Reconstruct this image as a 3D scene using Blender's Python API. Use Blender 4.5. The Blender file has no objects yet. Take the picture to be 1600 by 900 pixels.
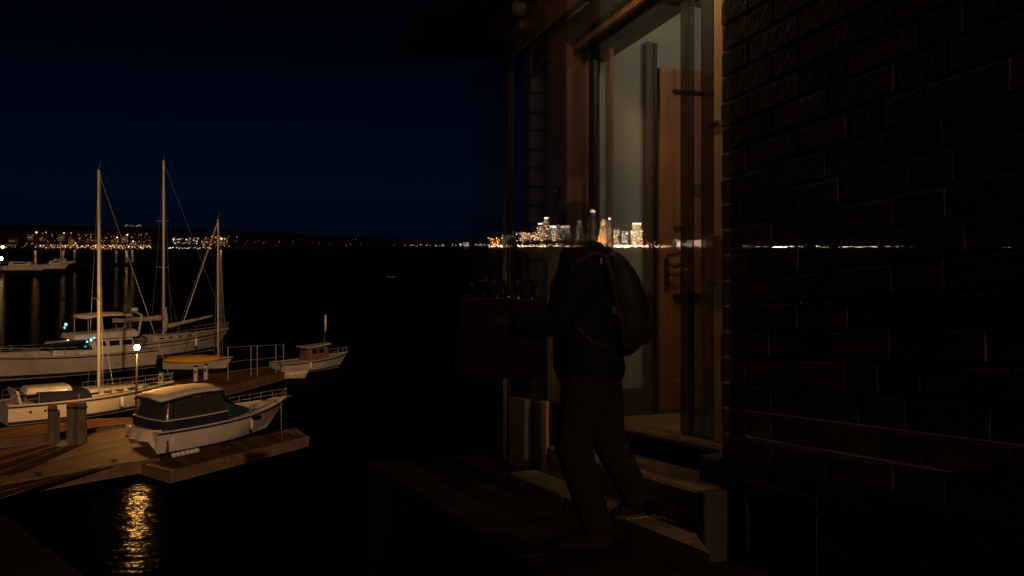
import bpy, bmesh, math, random
from mathutils import Vector, Matrix
random.seed(7)
R = math.radians
scene = bpy.context.scene
COL = scene.collection

# ------------------------------------------------------------------ camera
F = 1400.0                      # focal length in photograph pixels (1600 wide)
CX, HY = 800.0, 385.0           # principal column, horizon row
CAMZ = 9.0                      # metres above the water
cam = bpy.data.cameras.new("camera")
cam.sensor_width = 36.0
cam.lens = 36.0 * F / 1600.0
cam.shift_y = -(450.0 - HY) / 1600.0
cam.clip_start = 0.05
cam.clip_end = 40000.0
camo = bpy.data.objects.new("camera", cam)
camo.location = (0, 0, CAMZ)
camo.rotation_euler = (R(90), 0, 0)
COL.objects.link(camo)
scene.camera = camo
scene.view_settings.view_transform = 'Standard'
scene.view_settings.look = 'None'
scene.view_settings.exposure = 0.0
scene.view_settings.gamma = 1.0
scene.render.film_transparent = False
scene.cycles.transparent_max_bounces = 40
scene.cycles.max_bounces = 8
scene.cycles.use_denoising = True
scene.cycles.sample_clamp_indirect = 4.0

# ------------------------------------------------------------------ night sky and an added low warm sun
GLOW_EL = 19.0
GLOW = Vector((0.33, -0.944, 0)).normalized()        # horizontal direction towards the added warm sun
W = bpy.data.worlds.new("World")
scene.world = W
W.use_nodes = True
nt = W.node_tree
nt.nodes.clear()
out = nt.nodes.new("ShaderNodeOutputWorld")
bg = nt.nodes.new("ShaderNodeBackground")
sky = nt.nodes.new("ShaderNodeTexSky")
sky.sky_type = 'NISHITA'
sky.sun_disc = False
sky.sun_elevation = R(GLOW_EL)
sky.sun_rotation = math.atan2(GLOW.x, GLOW.y)
tc = nt.nodes.new("ShaderNodeTexCoord")
sx = nt.nodes.new("ShaderNodeSeparateXYZ")
nt.links.new(tc.outputs["Generated"], sx.inputs[0])
rp = nt.nodes.new("ShaderNodeValToRGB")               # night air: navy near the horizon, black overhead
rp.color_ramp.elements[0].position = 0.0
rp.color_ramp.elements[0].color = (0.00015, 0.0014, 0.0058, 1)
rp.color_ramp.elements[1].position = 0.30
rp.color_ramp.elements[1].color = (0.0001, 0.0001, 0.0006, 1)
e = rp.color_ramp.elements.new(0.06); e.color = (0.0003, 0.0027, 0.0074, 1)
e = rp.color_ramp.elements.new(0.14); e.color = (0.00015, 0.0013, 0.0060, 1)
e = rp.color_ramp.elements.new(0.21); e.color = (0.0001, 0.0004, 0.0027, 1)
nt.links.new(sx.outputs["Z"], rp.inputs[0])
mixs = nt.nodes.new("ShaderNodeMixRGB"); mixs.blend_type = 'ADD'; mixs.inputs[0].default_value = 1.0
scl = nt.nodes.new("ShaderNodeMixRGB"); scl.blend_type = 'MULTIPLY'; scl.inputs[0].default_value = 1.0
scl.inputs[2].default_value = (0.00003, 0.00005, 0.0001, 1)
nt.links.new(sky.outputs[0], scl.inputs[1])
nt.links.new(rp.outputs[0], mixs.inputs[1])
nt.links.new(scl.outputs[0], mixs.inputs[2])
nt.links.new(mixs.outputs[0], bg.inputs[0])
bg.inputs[1].default_value = 1.0
nt.links.new(bg.outputs[0], out.inputs[0])

sun = bpy.data.lights.new("quay_glow", 'SUN')  # added warm light on boats and masts, in place of unseen quay lamps
sun.energy = 0.85
sun.angle = R(0.5)
sun.color = (1.0, 0.56, 0.29)
suno = bpy.data.objects.new("quay_glow", sun)
sd = Vector((GLOW.x * math.cos(R(GLOW_EL)), GLOW.y * math.cos(R(GLOW_EL)), math.sin(R(GLOW_EL))))
suno.rotation_euler = sd.to_track_quat('Z', 'Y').to_euler()
suno.location = sd * 60
COL.objects.link(suno)

# ------------------------------------------------------------------ helpers
def P(x, y, Y):                       # the point at distance Y seen in photograph pixel (x, y)
    return Vector(((x - CX) / F * Y, Y, CAMZ - (y - HY) / F * Y))
def G(x, y, z=0.0):                   # the point at height z seen in photograph pixel (x, y)
    return P(x, y, (CAMZ - z) * F / (y - HY))

# frame of the sloping lane: a runs along the house front away from the camera, b into the house, h up
AX = Vector((-0.3446, 0.9389, -0.0972)); BX = Vector((0.9389, 0.3446, 0)); ZX = Vector((0, 0, 1))
O0 = Vector((0, 0, CAMZ - 1.13))
def L(a, b, h): return O0 + AX * a + BX * b + ZX * h
def LD(a, b, h): return AX * a + BX * b + ZX * h
def on_b(x, b):                        # a of the upright plane b at column x
    u = (x - CX) / F; t = b / (.9389 * u + .3446)
    return t * (.9389 - .3446 * u)
def h_b(x, y, b):
    u = (x - CX) / F; t = b / (.9389 * u + .3446); a = t * (.9389 - .3446 * u)
    return (HY - y) / F * t + 1.13 + .0972 * a
def on_a(x, a):                        # b of the upright plane a at column x
    u = (x - CX) / F
    return a * (u * .9389 + .3446) / (.9389 - .3446 * u)
def h_a(x, y, a):
    b = on_a(x, a); Y = .9389 * a + .3446 * b
    return (HY - y) / F * Y + 1.13 + .0972 * a

class MB:
    def __init__(s): s.v = []; s.f = []; s.m = []
    def add(s, vs, fs, mi=0):
        n = len(s.v); s.v += [Vector(v) for v in vs]
        for f in fs: s.f.append([i + n for i in f]); s.m.append(mi)
        return s
    def box(s, x0, x1, y0, y1, z0, z1, T=None, mi=0, ch=0):
        T = T or (lambda x, y, z: Vector((x, y, z)))
        if ch:
            c = ch; vs = []
            for (X, sx_) in ((x0, 1), (x1, -1)):
                for (Y, sy_) in ((y0, 1), (y1, -1)):
                    for (Z, sz_) in ((z0, 1), (z1, -1)):
                        vs += [T(X, Y + sy_ * c, Z + sz_ * c), T(X + sx_ * c, Y, Z + sz_ * c), T(X + sx_ * c, Y + sy_ * c, Z)]
            bm = bmesh.new()
            for v in vs: bm.verts.new(v)
            r = bmesh.ops.convex_hull(bm, input=bm.verts[:])
            bm.verts.index_update()
            s.add([v.co.copy() for v in bm.verts], [[v.index for v in f.verts] for f in bm.faces], mi)
            bm.free()
            return s
        vs = [T(x, y, z) for x in (x0, x1) for y in (y0, y1) for z in (z0, z1)]
        return s.add(vs, [(0, 1, 3, 2), (4, 6, 7, 5), (0, 4, 5, 1), (2, 3, 7, 6), (0, 2, 6, 4), (1, 5, 7, 3)], mi)
    def beam(s, p, q, w, d, up=Vector((0, 0, 1)), mi=0):
        p, q = Vector(p), Vector(q); t = (q - p).normalized()
        sd_ = t.cross(up)
        if sd_.length < 1e-4: sd_ = t.cross(Vector((1, 0, 0)))
        sd_.normalize(); u = sd_.cross(t).normalized()
        vs = []
        for c in (p, q):
            for (i, j) in ((-1, -1), (1, -1), (1, 1), (-1, 1)): vs.append(c + sd_ * w * .5 * i + u * d * .5 * j)
        return s.add(vs, [(3, 2, 1, 0), (4, 5, 6, 7), (0, 1, 5, 4), (1, 2, 6, 5), (2, 3, 7, 6), (3, 0, 4, 7)], mi)
    def tube(s, pts, r, n=8, mi=0, sq=1.0):
        pts = [Vector(p) for p in pts]
        rs = r if isinstance(r, (list, tuple)) else [r] * len(pts)
        rings = []; ref = None
        for i, p in enumerate(pts):
            t = (pts[min(i + 1, len(pts) - 1)] - pts[max(i - 1, 0)]).normalized()
            if ref is None:
                ref = t.orthogonal().normalized()
                if abs(t.z) < .9: ref = t.cross(Vector((0, 0, 1))).normalized()
            ref = (ref - t * ref.dot(t)).normalized(); b = t.cross(ref)
            rings.append([p + (ref * math.cos(2 * math.pi * k / n) + b * math.sin(2 * math.pi * k / n) * sq) * rs[i] for k in range(n)])
        return s.loft(rings, mi)
    def loft(s, rings, mi=0, caps=True, closed=True):
        n = len(rings[0]); vs = [v for r in rings for v in r]; fs = []
        for i in range(len(rings) - 1):
            for k in range(n if closed else n - 1):
                k2 = (k + 1) % n
                fs.append((i * n + k, i * n + k2, (i + 1) * n + k2, (i + 1) * n + k))
        if caps:
            fs.append(tuple(range(n - 1, -1, -1))); fs.append(tuple((len(rings) - 1) * n + k for k in range(n)))
        return s.add(vs, fs, mi)
    def ball(s, c, r, n=10, m=7, mi=0, sc=(1, 1, 1), rot=None):
        c = Vector(c); rings = []
        for i in range(1, m):
            th = math.pi * i / m
            ring = []
            for k in range(n):
                ph = 2 * math.pi * k / n
                v = Vector((math.sin(th) * math.cos(ph) * sc[0], math.sin(th) * math.sin(ph) * sc[1], -math.cos(th) * sc[2])) * r
                if rot: v = rot @ v
                ring.append(c + v)
            rings.append(ring)
        return s.loft(rings, mi)
    def octa(s, c, r, mi=0):
        c = Vector(c)
        vs = [c + Vector(d) * r for d in ((1, 0, 0), (-1, 0, 0), (0, 1, 0), (0, -1, 0), (0, 0, 1), (0, 0, -1))]
        return s.add(vs, [(0, 2, 4), (2, 1, 4), (1, 3, 4), (3, 0, 4), (2, 0, 5), (1, 2, 5), (3, 1, 5), (0, 3, 5)], mi)
    def poly(s, pts, z_down, mi=0):      # a slab: polygon pts on top, dropped straight down by z_down
        n = len(pts); top = [Vector(p) for p in pts]; bot = [p - Vector((0, 0, z_down)) for p in top]
        fs = [tuple(range(n)), tuple(range(2 * n - 1, n - 1, -1))]
        for k in range(n): fs.append((k, n + k, n + (k + 1) % n, (k + 1) % n))
        return s.add(top + bot, fs, mi)
    def build(s, name, mat, parent=None, origin=None, smooth=False, fix=True):
        me = bpy.data.meshes.new(name)
        o = Vector(origin) if origin is not None else Vector((0, 0, 0))
        me.from_pydata([tuple(v - o) for v in s.v], [], s.f)
        mats = mat if isinstance(mat, (list, tuple)) else [mat]
        for m in mats: me.materials.append(m)
        me.polygons.foreach_set("material_index", s.m)
        if fix:
            bm = bmesh.new(); bm.from_mesh(me)
            bmesh.ops.recalc_face_normals(bm, faces=bm.faces[:]); bm.to_mesh(me); bm.free()
        if smooth: me.polygons.foreach_set("use_smooth", [True] * len(me.polygons))
        me.update()
        ob = bpy.data.objects.new(name, me); COL.objects.link(ob)
        if parent is not None: ob.parent = parent
        elif origin is not None: ob.location = o
        return ob

def tag(o, label=None, cat=None, group=None, kind=None):
    if label: o["label"] = label
    if cat: o["category"] = cat
    if group: o["group"] = group
    if kind: o["kind"] = kind
    return o
def empty(name, loc, rz=0.0, label=None, cat=None, group=None):
    o = bpy.data.objects.new(name, None); o.location = loc; o.rotation_euler = (0, 0, rz)
    o.empty_display_size = .2
    COL.objects.link(o)
    return tag(o, label, cat, group)
def smooth_mod(o, levels=1):
    m = o.modifiers.new("subsurf", 'SUBSURF'); m.levels = levels; m.render_levels = levels
    for p in o.data.polygons: p.use_smooth = True
    return o
def remesh(o, vox, it=6):
    m = o.modifiers.new("remesh", 'REMESH'); m.mode = 'VOXEL'; m.voxel_size = vox; m.use_smooth_shade = True
    m = o.modifiers.new("smooth", 'SMOOTH'); m.iterations = it; m.factor = .5
    return o
def copy_obj(o, parent=None):
    c = o.copy(); COL.objects.link(c)
    if parent is not None: c.parent = parent
    return c

# ------------------------------------------------------------------ materials
# veil: share of light that passes straight through (the photograph shows the doorway and the man as a thin double exposure)
def mat(name, col, rough=.6, col2=None, nscale=4.0, bump=0.0, bscale=30.0, veil=0.0, metal=0.0, spec=.4, stretch=(1, 1, 1), coat=0.0):
    m = bpy.data.materials.new(name); m.use_nodes = True
    t = m.node_tree; b = t.nodes["Principled BSDF"]; o = t.nodes["Material Output"]
    b.inputs["Roughness"].default_value = rough; b.inputs["Metallic"].default_value = metal
    b.inputs["Specular IOR Level"].default_value = spec
    b.inputs["Coat Weight"].default_value = coat
    b.inputs["Base Color"].default_value = (*col, 1)
    tcn = t.nodes.new("ShaderNodeTexCoord"); mp = t.nodes.new("ShaderNodeMapping")
    mp.inputs["Scale"].default_value = stretch
    t.links.new(tcn.outputs["Object"], mp.inputs[0])
    if col2:
        n = t.nodes.new("ShaderNodeTexNoise"); n.inputs["Scale"].default_value = nscale; n.inputs["Detail"].default_value = 8
        n.inputs["Roughness"].default_value = .65
        t.links.new(mp.outputs[0], n.inputs["Vector"])
        r = t.nodes.new("ShaderNodeValToRGB"); r.color_ramp.elements[0].position = .35; r.color_ramp.elements[1].position = .65
        r.color_ramp.elements[0].color = (*col, 1); r.color_ramp.elements[1].color = (*col2, 1)
        t.links.new(n.outputs[0], r.inputs[0]); t.links.new(r.outputs[0], b.inputs["Base Color"])
    if bump:
        n2 = t.nodes.new("ShaderNodeTexNoise"); n2.inputs["Scale"].default_value = bscale; n2.inputs["Detail"].default_value = 6
        t.links.new(mp.outputs[0], n2.inputs["Vector"])
        bu = t.nodes.new("ShaderNodeBump"); bu.inputs["Strength"].default_value = bump; bu.inputs["Distance"].default_value = .02
        t.links.new(n2.outputs[0], bu.inputs["Height"]); t.links.new(bu.outputs[0], b.inputs["Normal"])
    if veil:
        tr = t.nodes.new("ShaderNodeBsdfTransparent"); mx = t.nodes.new("ShaderNodeMixShader")
        ge = t.nodes.new("ShaderNodeNewGeometry"); ma = t.nodes.new("ShaderNodeMath"); ma.operation = 'MAXIMUM'
        ma.inputs[1].default_value = veil
        t.links.new(ge.outputs["Backfacing"], ma.inputs[0]); t.links.new(ma.outputs[0], mx.inputs[0])
        t.links.new(b.outputs[0], mx.inputs[1]); t.links.new(tr.outputs[0], mx.inputs[2]); t.links.new(mx.outputs[0], o.inputs[0])
    return m
def emis(name, col, st, sample=False):
    m = bpy.data.materials.new(name); m.use_nodes = True
    t = m.node_tree; b = t.nodes["Principled BSDF"]
    b.inputs["Base Color"].default_value = (.02, .02, .02, 1)
    b.inputs["Emission Color"].default_value = (*col, 1); b.inputs["Emission Strength"].default_value = st
    m.cycles.emission_sampling = 'FRONT' if sample else 'NONE'
    return m
def glass(name, tint=(1, 1, 1), refl=.06, rough=.03):
    m = bpy.data.materials.new(name); m.use_nodes = True
    t = m.node_tree; t.nodes.remove(t.nodes["Principled BSDF"]); o = t.nodes["Material Output"]
    tr = t.nodes.new("ShaderNodeBsdfTransparent"); tr.inputs[0].default_value = (*tint, 1)
    gl = t.nodes.new("ShaderNodeBsdfGlossy"); gl.inputs["Roughness"].default_value = rough
    fr = t.nodes.new("ShaderNodeLayerWeight"); fr.inputs[0].default_value = .2
    ma = t.nodes.new("ShaderNodeMath"); ma.operation = 'MULTIPLY_ADD'; ma.inputs[1].default_value = .4; ma.inputs[2].default_value = refl
    mx = t.nodes.new("ShaderNodeMixShader")
    t.links.new(fr.outputs["Facing"], ma.inputs[0]); t.links.new(ma.outputs[0], mx.inputs[0])
    t.links.new(tr.outputs[0], mx.inputs[1]); t.links.new(gl.outputs[0], mx.inputs[2]); t.links.new(mx.outputs[0], o.inputs[0])
    return m

M = {}
M['gel'] = mat("white_gelcoat", (.74, .71, .67), .28, (.60, .57, .53), .9, spec=.5, coat=.25)
M['gel_old'] = mat("weathered_gelcoat", (.52, .50, .48), .45, (.40, .38, .36), 1.2)
M['deck'] = mat("deck_paint", (.62, .60, .56), .6, (.48, .46, .43), 2.5, bump=.15, bscale=40)
M['rub'] = mat("dark_rub_strip", (.03, .025, .025), .5)
M['boot'] = mat("blue_antifouling", (.02, .025, .05), .5)
M['navy'] = mat("navy_canvas", (.008, .012, .035), .85, (.014, .02, .05), 3, bump=.4, bscale=14)
M['teal'] = mat("teal_canvas", (.01, .085, .075), .8, (.018, .06, .06), 3, bump=.4, bscale=10)
M['canvas'] = mat("white_canvas", (.80, .74, .64), .8, (.66, .59, .49), 3.5, bump=.6, bscale=9)
M['cover'] = mat("cream_sail_cover", (.46, .40, .32), .8, (.36, .30, .24), 5, bump=.5, bscale=12)
M['yellow'] = mat("yellow_tarpaulin", (.80, .42, .04), .6, (.68, .33, .03), 4, bump=.5, bscale=9)
M['alu'] = mat("mast_paint", (.80, .77, .72), .45, (.66, .63, .58), 3, metal=.0)
M['wire'] = mat("stainless_wire", (.30, .28, .26), .4, metal=.3)
M['steel'] = mat("stainless_rail", (.5, .48, .46), .3, metal=.6)
M['dkglass'] = mat("dark_cabin_glass", (.008, .009, .012), .08, spec=.6)
M['vinyl'] = mat("clear_vinyl_curtain", (.035, .034, .03), .15, (.06, .055, .045), 4, spec=.7, bump=.3, bscale=6)
M['plank'] = mat("dock_plank", (.17, .10, .06), .75, (.11, .065, .04), 3, bump=.4, bscale=20)
M['dockside'] = mat("dock_timber", (.20, .13, .085), .75, (.12, .08, .055), 2.5, bump=.4, bscale=14)
M['pile'] = mat("weathered_pile", (.19, .15, .115), .9, (.10, .08, .065), 5, bump=.7, bscale=12, stretch=(1, 1, .2))
M['pole'] = mat("lamp_post_paint", (.03, .028, .026), .5)
M['rope'] = mat("mooring_rope", (.36, .31, .25), .9)
M['rubber'] = mat("black_rubber", (.015, .015, .016), .7)
M['fender'] = mat("white_fender", (.7, .67, .62), .5)
M['hill'] = mat("dark_wooded_hill", (.010, .012, .008), 1.0, (.006, .007, .005), .02, spec=0)
M['trees'] = mat("dark_tree_foliage", (.012, .015, .009), 1.0, (.006, .008, .005), .05, spec=0)
M['house'] = mat("pale_render", (.05, .042, .035), .9, spec=0)
M['roofd'] = mat("dark_roof", (.04, .03, .03), .9, spec=0)
M['tower'] = mat("tower_facade", (.045, .042, .038), .7, (.03, .03, .027), .05, spec=.1)
M['tower_pale'] = mat('pale_tower_facade', (.13, .125, .11), .8, spec=0)
M['stone'] = mat("quay_stone", (.010, .009, .008), .95, (.006, .0055, .005), 1.6, bump=.6, bscale=8, spec=.03)
M['lane'] = mat("worn_lane_paving", (.024, .018, .012), .95, (.010, .0085, .0065), 1.3, bump=.7, bscale=35, spec=.05)
M['kerb'] = mat("kerb_stone", (.02, .017, .013), .85, (.012, .010, .008), 3, bump=.5, bscale=25, spec=.03)
V = .32
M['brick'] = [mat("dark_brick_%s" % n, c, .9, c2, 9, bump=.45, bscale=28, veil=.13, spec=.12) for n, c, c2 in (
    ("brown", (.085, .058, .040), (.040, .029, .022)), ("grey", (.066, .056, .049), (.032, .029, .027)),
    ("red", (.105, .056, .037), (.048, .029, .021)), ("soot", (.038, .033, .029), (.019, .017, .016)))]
M['mortar'] = mat("pale_mortar", (.075, .064, .050), .95, (.028, .025, .021), 7, bump=.8, bscale=40, veil=.35, spec=.1)
M['plinth'] = mat("rough_plinth_render", (.050, .042, .034), .95, (.018, .016, .014), 4, bump=1.0, bscale=14, spec=.1)
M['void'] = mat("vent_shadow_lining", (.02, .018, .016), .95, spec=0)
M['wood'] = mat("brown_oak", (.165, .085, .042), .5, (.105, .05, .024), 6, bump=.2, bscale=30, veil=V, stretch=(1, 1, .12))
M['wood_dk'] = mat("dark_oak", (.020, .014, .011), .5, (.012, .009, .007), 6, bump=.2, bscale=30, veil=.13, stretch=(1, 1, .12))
M['wood_rd'] = mat("red_brown_door", (.46, .19, .068), .42, (.30, .115, .040), 5, bump=.2, bscale=24, veil=.24, stretch=(1, 1, .1))
M['wood_lt'] = mat("pale_oak_trim", (.72, .46, .26), .5, (.60, .38, .2), 6, veil=.1, stretch=(1, 1, .12))
M['cream'] = mat("cream_plaster", (.66, .64, .52), .85, (.58, .56, .46), 1.2, veil=.42, spec=.1)
M['floor'] = mat("hall_floorboards", (.30, .19, .10), .45, (.20, .12, .06), 4, stretch=(.3, 3, 1))
M['wallob'] = mat("porch_wall", (.05, .045, .04), .9, (.03, .028, .026), 5, bump=.6, bscale=20, veil=.62, spec=.1)
M['pilblk'] = mat("pilaster_stone", (.16, .11, .075), .85, (.10, .07, .05), 6, bump=.5, bscale=20, veil=.55, spec=.15)
M['panel_lt'] = mat("pale_painted_panel", (.30, .27, .23), .6, (.22, .20, .17), 4, veil=.3)
M['step'] = mat("worn_sandstone_step", (.20, .14, .075), .9, (.10, .07, .04), 3.2, bump=.6, bscale=22)
M['pier'] = mat("grey_stone_pier", (.026, .024, .021), .9, (.015, .014, .0125), 6, bump=.7, bscale=24)
M['black'] = mat("black_iron", (.012, .012, .013), .4, veil=.3)
M['brass'] = mat("brass_plate", (.4, .28, .1), .35, metal=.8, veil=.3)
M['skin'] = mat("skin", (.06, .036, .026), .55, veil=.88)
M['jacket'] = mat("dark_jacket_cloth", (.005, .0055, .010), .85, (.003, .0035, .006), 6, bump=.5, bscale=14, spec=.08)
M['jeans'] = mat("dark_trousers_cloth", (.014, .012, .011), .9, (.008, .0075, .0075), 8, bump=.5, bscale=26, spec=.1)
M['hair'] = mat("dark_hair", (.010, .008, .007), .8, bump=.5, bscale=60, veil=.32, spec=.05)
M['shoe'] = mat("brown_shoe_leather", (.009, .006, .004), .7, (.012, .008, .006), 9, spec=.05)
M['pack'] = mat("backpack_nylon", (.007, .006, .006), .65, (.004, .004, .0045), 6, bump=.4, bscale=18, spec=.15)
M['strap'] = mat("backpack_strap", (.015, .010, .007), .7, spec=.1)
M['bag'] = mat("brown_paper_bag", (.007, .0042, .004), .9, (.004, .0028, .0026), 5, spec=.05, bump=.6, bscale=8)
M['bottle'] = mat("dark_bottle_glass", (.008, .006, .005), .15, spec=.5)
M['pane'] = glass("door_glass")

# ------------------------------------------------------------------ water, shores
m = bpy.data.materials.new("harbour_water"); m.use_nodes = True
t = m.node_tree; t.nodes.remove(t.nodes["Principled BSDF"])
wd = t.nodes.new("ShaderNodeBsdfDiffuse"); wd.inputs[0].default_value = (.0010, .0016, .0026, 1)
wg = t.nodes.new("ShaderNodeBsdfGlossy"); wg.inputs["Roughness"].default_value = .13
wf = t.nodes.new("ShaderNodeFresnel"); wf.inputs["IOR"].default_value = 1.33
wk = t.nodes.new("ShaderNodeMath"); wk.operation = 'MULTIPLY'; wk.inputs[1].default_value = .055     # broken, choppy surface: only part of it mirrors
wm_ = t.nodes.new("ShaderNodeMixShader")
t.links.new(wf.outputs[0], wk.inputs[0]); t.links.new(wk.outputs[0], wm_.inputs[0])
t.links.new(wd.outputs[0], wm_.inputs[1]); t.links.new(wg.outputs[0], wm_.inputs[2])
t.links.new(wm_.outputs[0], t.nodes["Material Output"].inputs[0])
tcw = t.nodes.new("ShaderNodeTexCoord")
def noise(sc, st, det):
    mp = t.nodes.new("ShaderNodeMapping"); mp.inputs["Scale"].default_value = st
    n = t.nodes.new("ShaderNodeTexNoise"); n.inputs["Scale"].default_value = sc; n.inputs["Detail"].default_value = det
    t.links.new(tcw.outputs["Object"], mp.inputs[0]); t.links.new(mp.outputs[0], n.inputs["Vector"]); return n
n1 = noise(1.5, (1, 1.6, 1), 3); n2 = noise(.25, (1, 1.4, 1), 2)
ad = t.nodes.new("ShaderNodeMath"); ad.operation = 'MULTIPLY_ADD'; ad.inputs[1].default_value = 2.0
t.links.new(n2.outputs[0], ad.inputs[0]); t.links.new(n1.outputs[0], ad.inputs[2])
bu = t.nodes.new("ShaderNodeBump"); bu.inputs["Strength"].default_value = 1.0; bu.inputs["Distance"].default_value = .038
t.links.new(ad.outputs[0], bu.inputs["Height"]); t.links.new(bu.outputs[0], wg.inputs["Normal"])
w = MB().add([(-14000, -400, 0), (14000, -400, 0), (14000, 16000, 0), (-14000, 16000, 0)], [(0, 1, 2, 3)]).build("water", m)
tag(w, kind="structure")
bed = MB().add([(-14000, -400, -9), (14000, -400, -9), (14000, 16000, -9), (-14000, 16000, -9)], [(0, 1, 2, 3)]).build("harbour_bed", M['void'])
tag(bed, kind="structure")

def ridge(name, Y, prof, depth, jag, step=6, seed=1, mt=None):
    """hill: profile of (pixel x, pixel y) crests at distance Y, sloping back and front"""
    rnd = random.Random(seed); mb = MB(); xs = []
    x = prof[0][0]
    while x <= prof[-1][0]: xs.append(x); x += step
    rings = []
    for x in xs:
        for i in range(len(prof) - 1):
            if prof[i][0] <= x <= prof[i + 1][0]:
                k = (x - prof[i][0]) / (prof[i + 1][0] - prof[i][0]); y = prof[i][1] * (1 - k) + prof[i + 1][1] * k; break
        y += rnd.uniform(-jag, jag)
        Xc = (x - CX) / F * Y; zt = max(2.0, CAMZ - (y - HY) / F * Y)
        rings.append([Vector((Xc, Y, -2)), Vector((Xc, Y + 5, 2.0)), Vector((Xc, Y + depth * .35, zt * .55)), Vector((Xc, Y + depth * .55, zt * .8)),
                      Vector((Xc, Y + depth, zt)), Vector((Xc, Y + depth * 1.8, zt * .5)), Vector((Xc, Y + depth * 2.4, -2))])
    mb.loft(rings, caps=True)
    return tag(mb.build(name, mt or M['hill'], smooth=False), kind="structure")
YL, YC = 2300.0, 3500.0
ridge("wooded_hill", YL, [(-260, 352), (-60, 350), (20, 349), (90, 352), (160, 354), (225, 352), (300, 362), (360, 366), (420, 372), (470, 378), (520, 384), (560, 388)], 160, 1.0, 5, 3)
ridge("far_headland", 5200, [(150, 360), (300, 358), (420, 363), (520, 370), (620, 374), (720, 376), (780, 379), (840, 384)], 300, .8, 7, 4)
ridge("city_shore", YC + 20, [(600, 383), (640, 379), (760, 380), (830, 378), (1000, 379), (1100, 381), (1300, 384), (1700, 384), (2300, 383)], 90, .6, 7, 5)

# far lights: many small lamps nobody could count, joined by stretch of shore
LM = {}
for nme, c in (("warm", (1, .52, .19)), ("amber", (1, .30, .05)), ("white", (1, .80, .56)), ("cool", (.72, .92, 1)), ("red", (1, .12, .05))):
    for k, stv in enumerate((.45, 1.2, 2.8)):
        LM[(nme, k)] = emis("far_lamp_%s_%s" % (nme, ("dim", "mid", "bright")[k]), c, stv)
LK = list(LM.keys()); LL = [LM[k] for k in LK]
CL = []                                               # the city's lamps: the same colours, emission raised to show through the veiled porch
for k in LK:
    c_ = LM[k].copy(); c_.name = LM[k].name.replace("far_lamp", "city_lamp"); c_.node_tree.nodes["Principled BSDF"].inputs["Emission Strength"].default_value *= 6.0
    CL.append(c_)
QL = []                                               # city lamps behind the veiled doorway, emission raised further to show through
for c0 in CL:
    c_ = c0.copy(); c_.name = c0.name.replace("city_lamp", "boosted_lamp"); c_.node_tree.nodes["Principled BSDF"].inputs["Emission Strength"].default_value *= 2.0
    QL.append(c_)
def pick(rnd, cw, kw=(5, 4, 2)):
    return LK.index((rnd.choices([c for c, _ in cw], [q for _, q in cw])[0], rnd.choices((0, 1, 2), kw)[0]))
def scatter_lights(name, Y, n, xr, yr, cw, sr=(.35, .75), kw=(5, 4, 2), seed=1, peak=None, jit=60):
    rnd = random.Random(seed); mb = MB()
    for i in range(n):
        x = rnd.uniform(*xr)
        if peak: x = min(max(rnd.gauss(peak, (xr[1] - xr[0]) / 5), xr[0]), xr[1])
        y = rnd.uniform(*yr)
        r = rnd.uniform(*sr) / F * Y
        mb.octa(P(x, y, Y - rnd.uniform(2, jit)), r, pick(rnd, cw, kw))
    return tag(mb.build(name, QL if Y > 3000 and xr[0] > 945 else CL if Y > 3000 and xr[0] > 760 else LL, fix=False), kind="stuff")
warmmix = (("warm", 5), ("amber", 3), ("white", 3), ("red", .7))
coolmix = (("cool", 5), ("white", 4), ("warm", 1))
# left shore
scatter_lights("shore_lamp_row", YL, 280, (66, 236), (382.5, 387.5), warmmix, (.35, .8), (3, 4, 3), 11, jit=20)
scatter_lights("shore_lamp_row", YL, 60, (140, 226), (386, 389.5), (("amber", 4), ("warm", 4)), (.4, .7), (5, 4, 1), 12, jit=20)
scatter_lights("shore_lamp_row", YL, 34, (0, 68), (381, 387), (("warm", 2), ("white", 2), ("red", 1), ("amber", 2)), (.35, .7), (6, 3, 1), 13, jit=20)
scatter_lights("shore_lamp_row", YL, 46, (262, 330), (386, 388.5), (("white", 4), ("warm", 2), ("cool", 2)), (.4, .8), (3, 4, 2), 14, jit=20)
scatter_lights("hillside_lamps", YL, 170, (40, 236), (364, 383), (("amber", 5), ("warm", 3), ("red", 1)), (.3, .6), (8, 3, .7), 15, jit=20)
scatter_lights("hillside_lamps", YL, 20, (196, 223), (351, 354), (("white", 3), ("warm", 2)), (.35, .6), (5, 3, .4), 16, jit=20)
scatter_lights("hillside_lamps", YL, 60, (270, 312), (371, 381), coolmix, (.4, .85), (3, 5, 3), 17, jit=20)
scatter_lights("hillside_lamps", YL, 80, (314, 358), (369, 385), (("amber", 5), ("warm", 4)), (.35, .8), (5, 4, 1.5), 18, jit=20)
scatter_lights("hillside_lamps", YL, 26, (355, 640), (374, 384), (("white", 2), ("warm", 2), ("amber", 2)), (.25, .5), (9, 1.5, 0), 19, jit=20)
# big hillside floodlamps, each a lamp one can point at
def floodlamp(x, y, r, col, st, label, energy=0, Y=YL):
    p = P(x, y, Y - 30); r *= .72
    root = empty("floodlamp", Vector((p.x, p.y, 0)), 0, label, "lamp", "floodlamps on the far left shore")
    o = root.location
    MB().tube([Vector((p.x, p.y, 0)), p - Vector((0, 0, r * .6))], [.5, .3], 6).build("pole", M['pole'], root, o)
    MB().ball(p, r, 10, 8, sc=(1.2, 1, .9)).build("lamp_head", emis("floodlamp_glow", col, st * .6), root, o, True)
    if energy:
        l = bpy.data.lights.new("floodlamp_light", 'POINT'); l.energy = energy * .12; l.color = col; l.shadow_soft_size = 2.0
        lo = bpy.data.objects.new("floodlamp_light", l); lo.location = p + Vector((0, -r - 3, 1)); COL.objects.link(lo)
floodlamp(57, 363, 3.1, (1, .45, .12), 2.9, "bright amber floodlamp highest on the dark hill at the left edge", 4e5)
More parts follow.
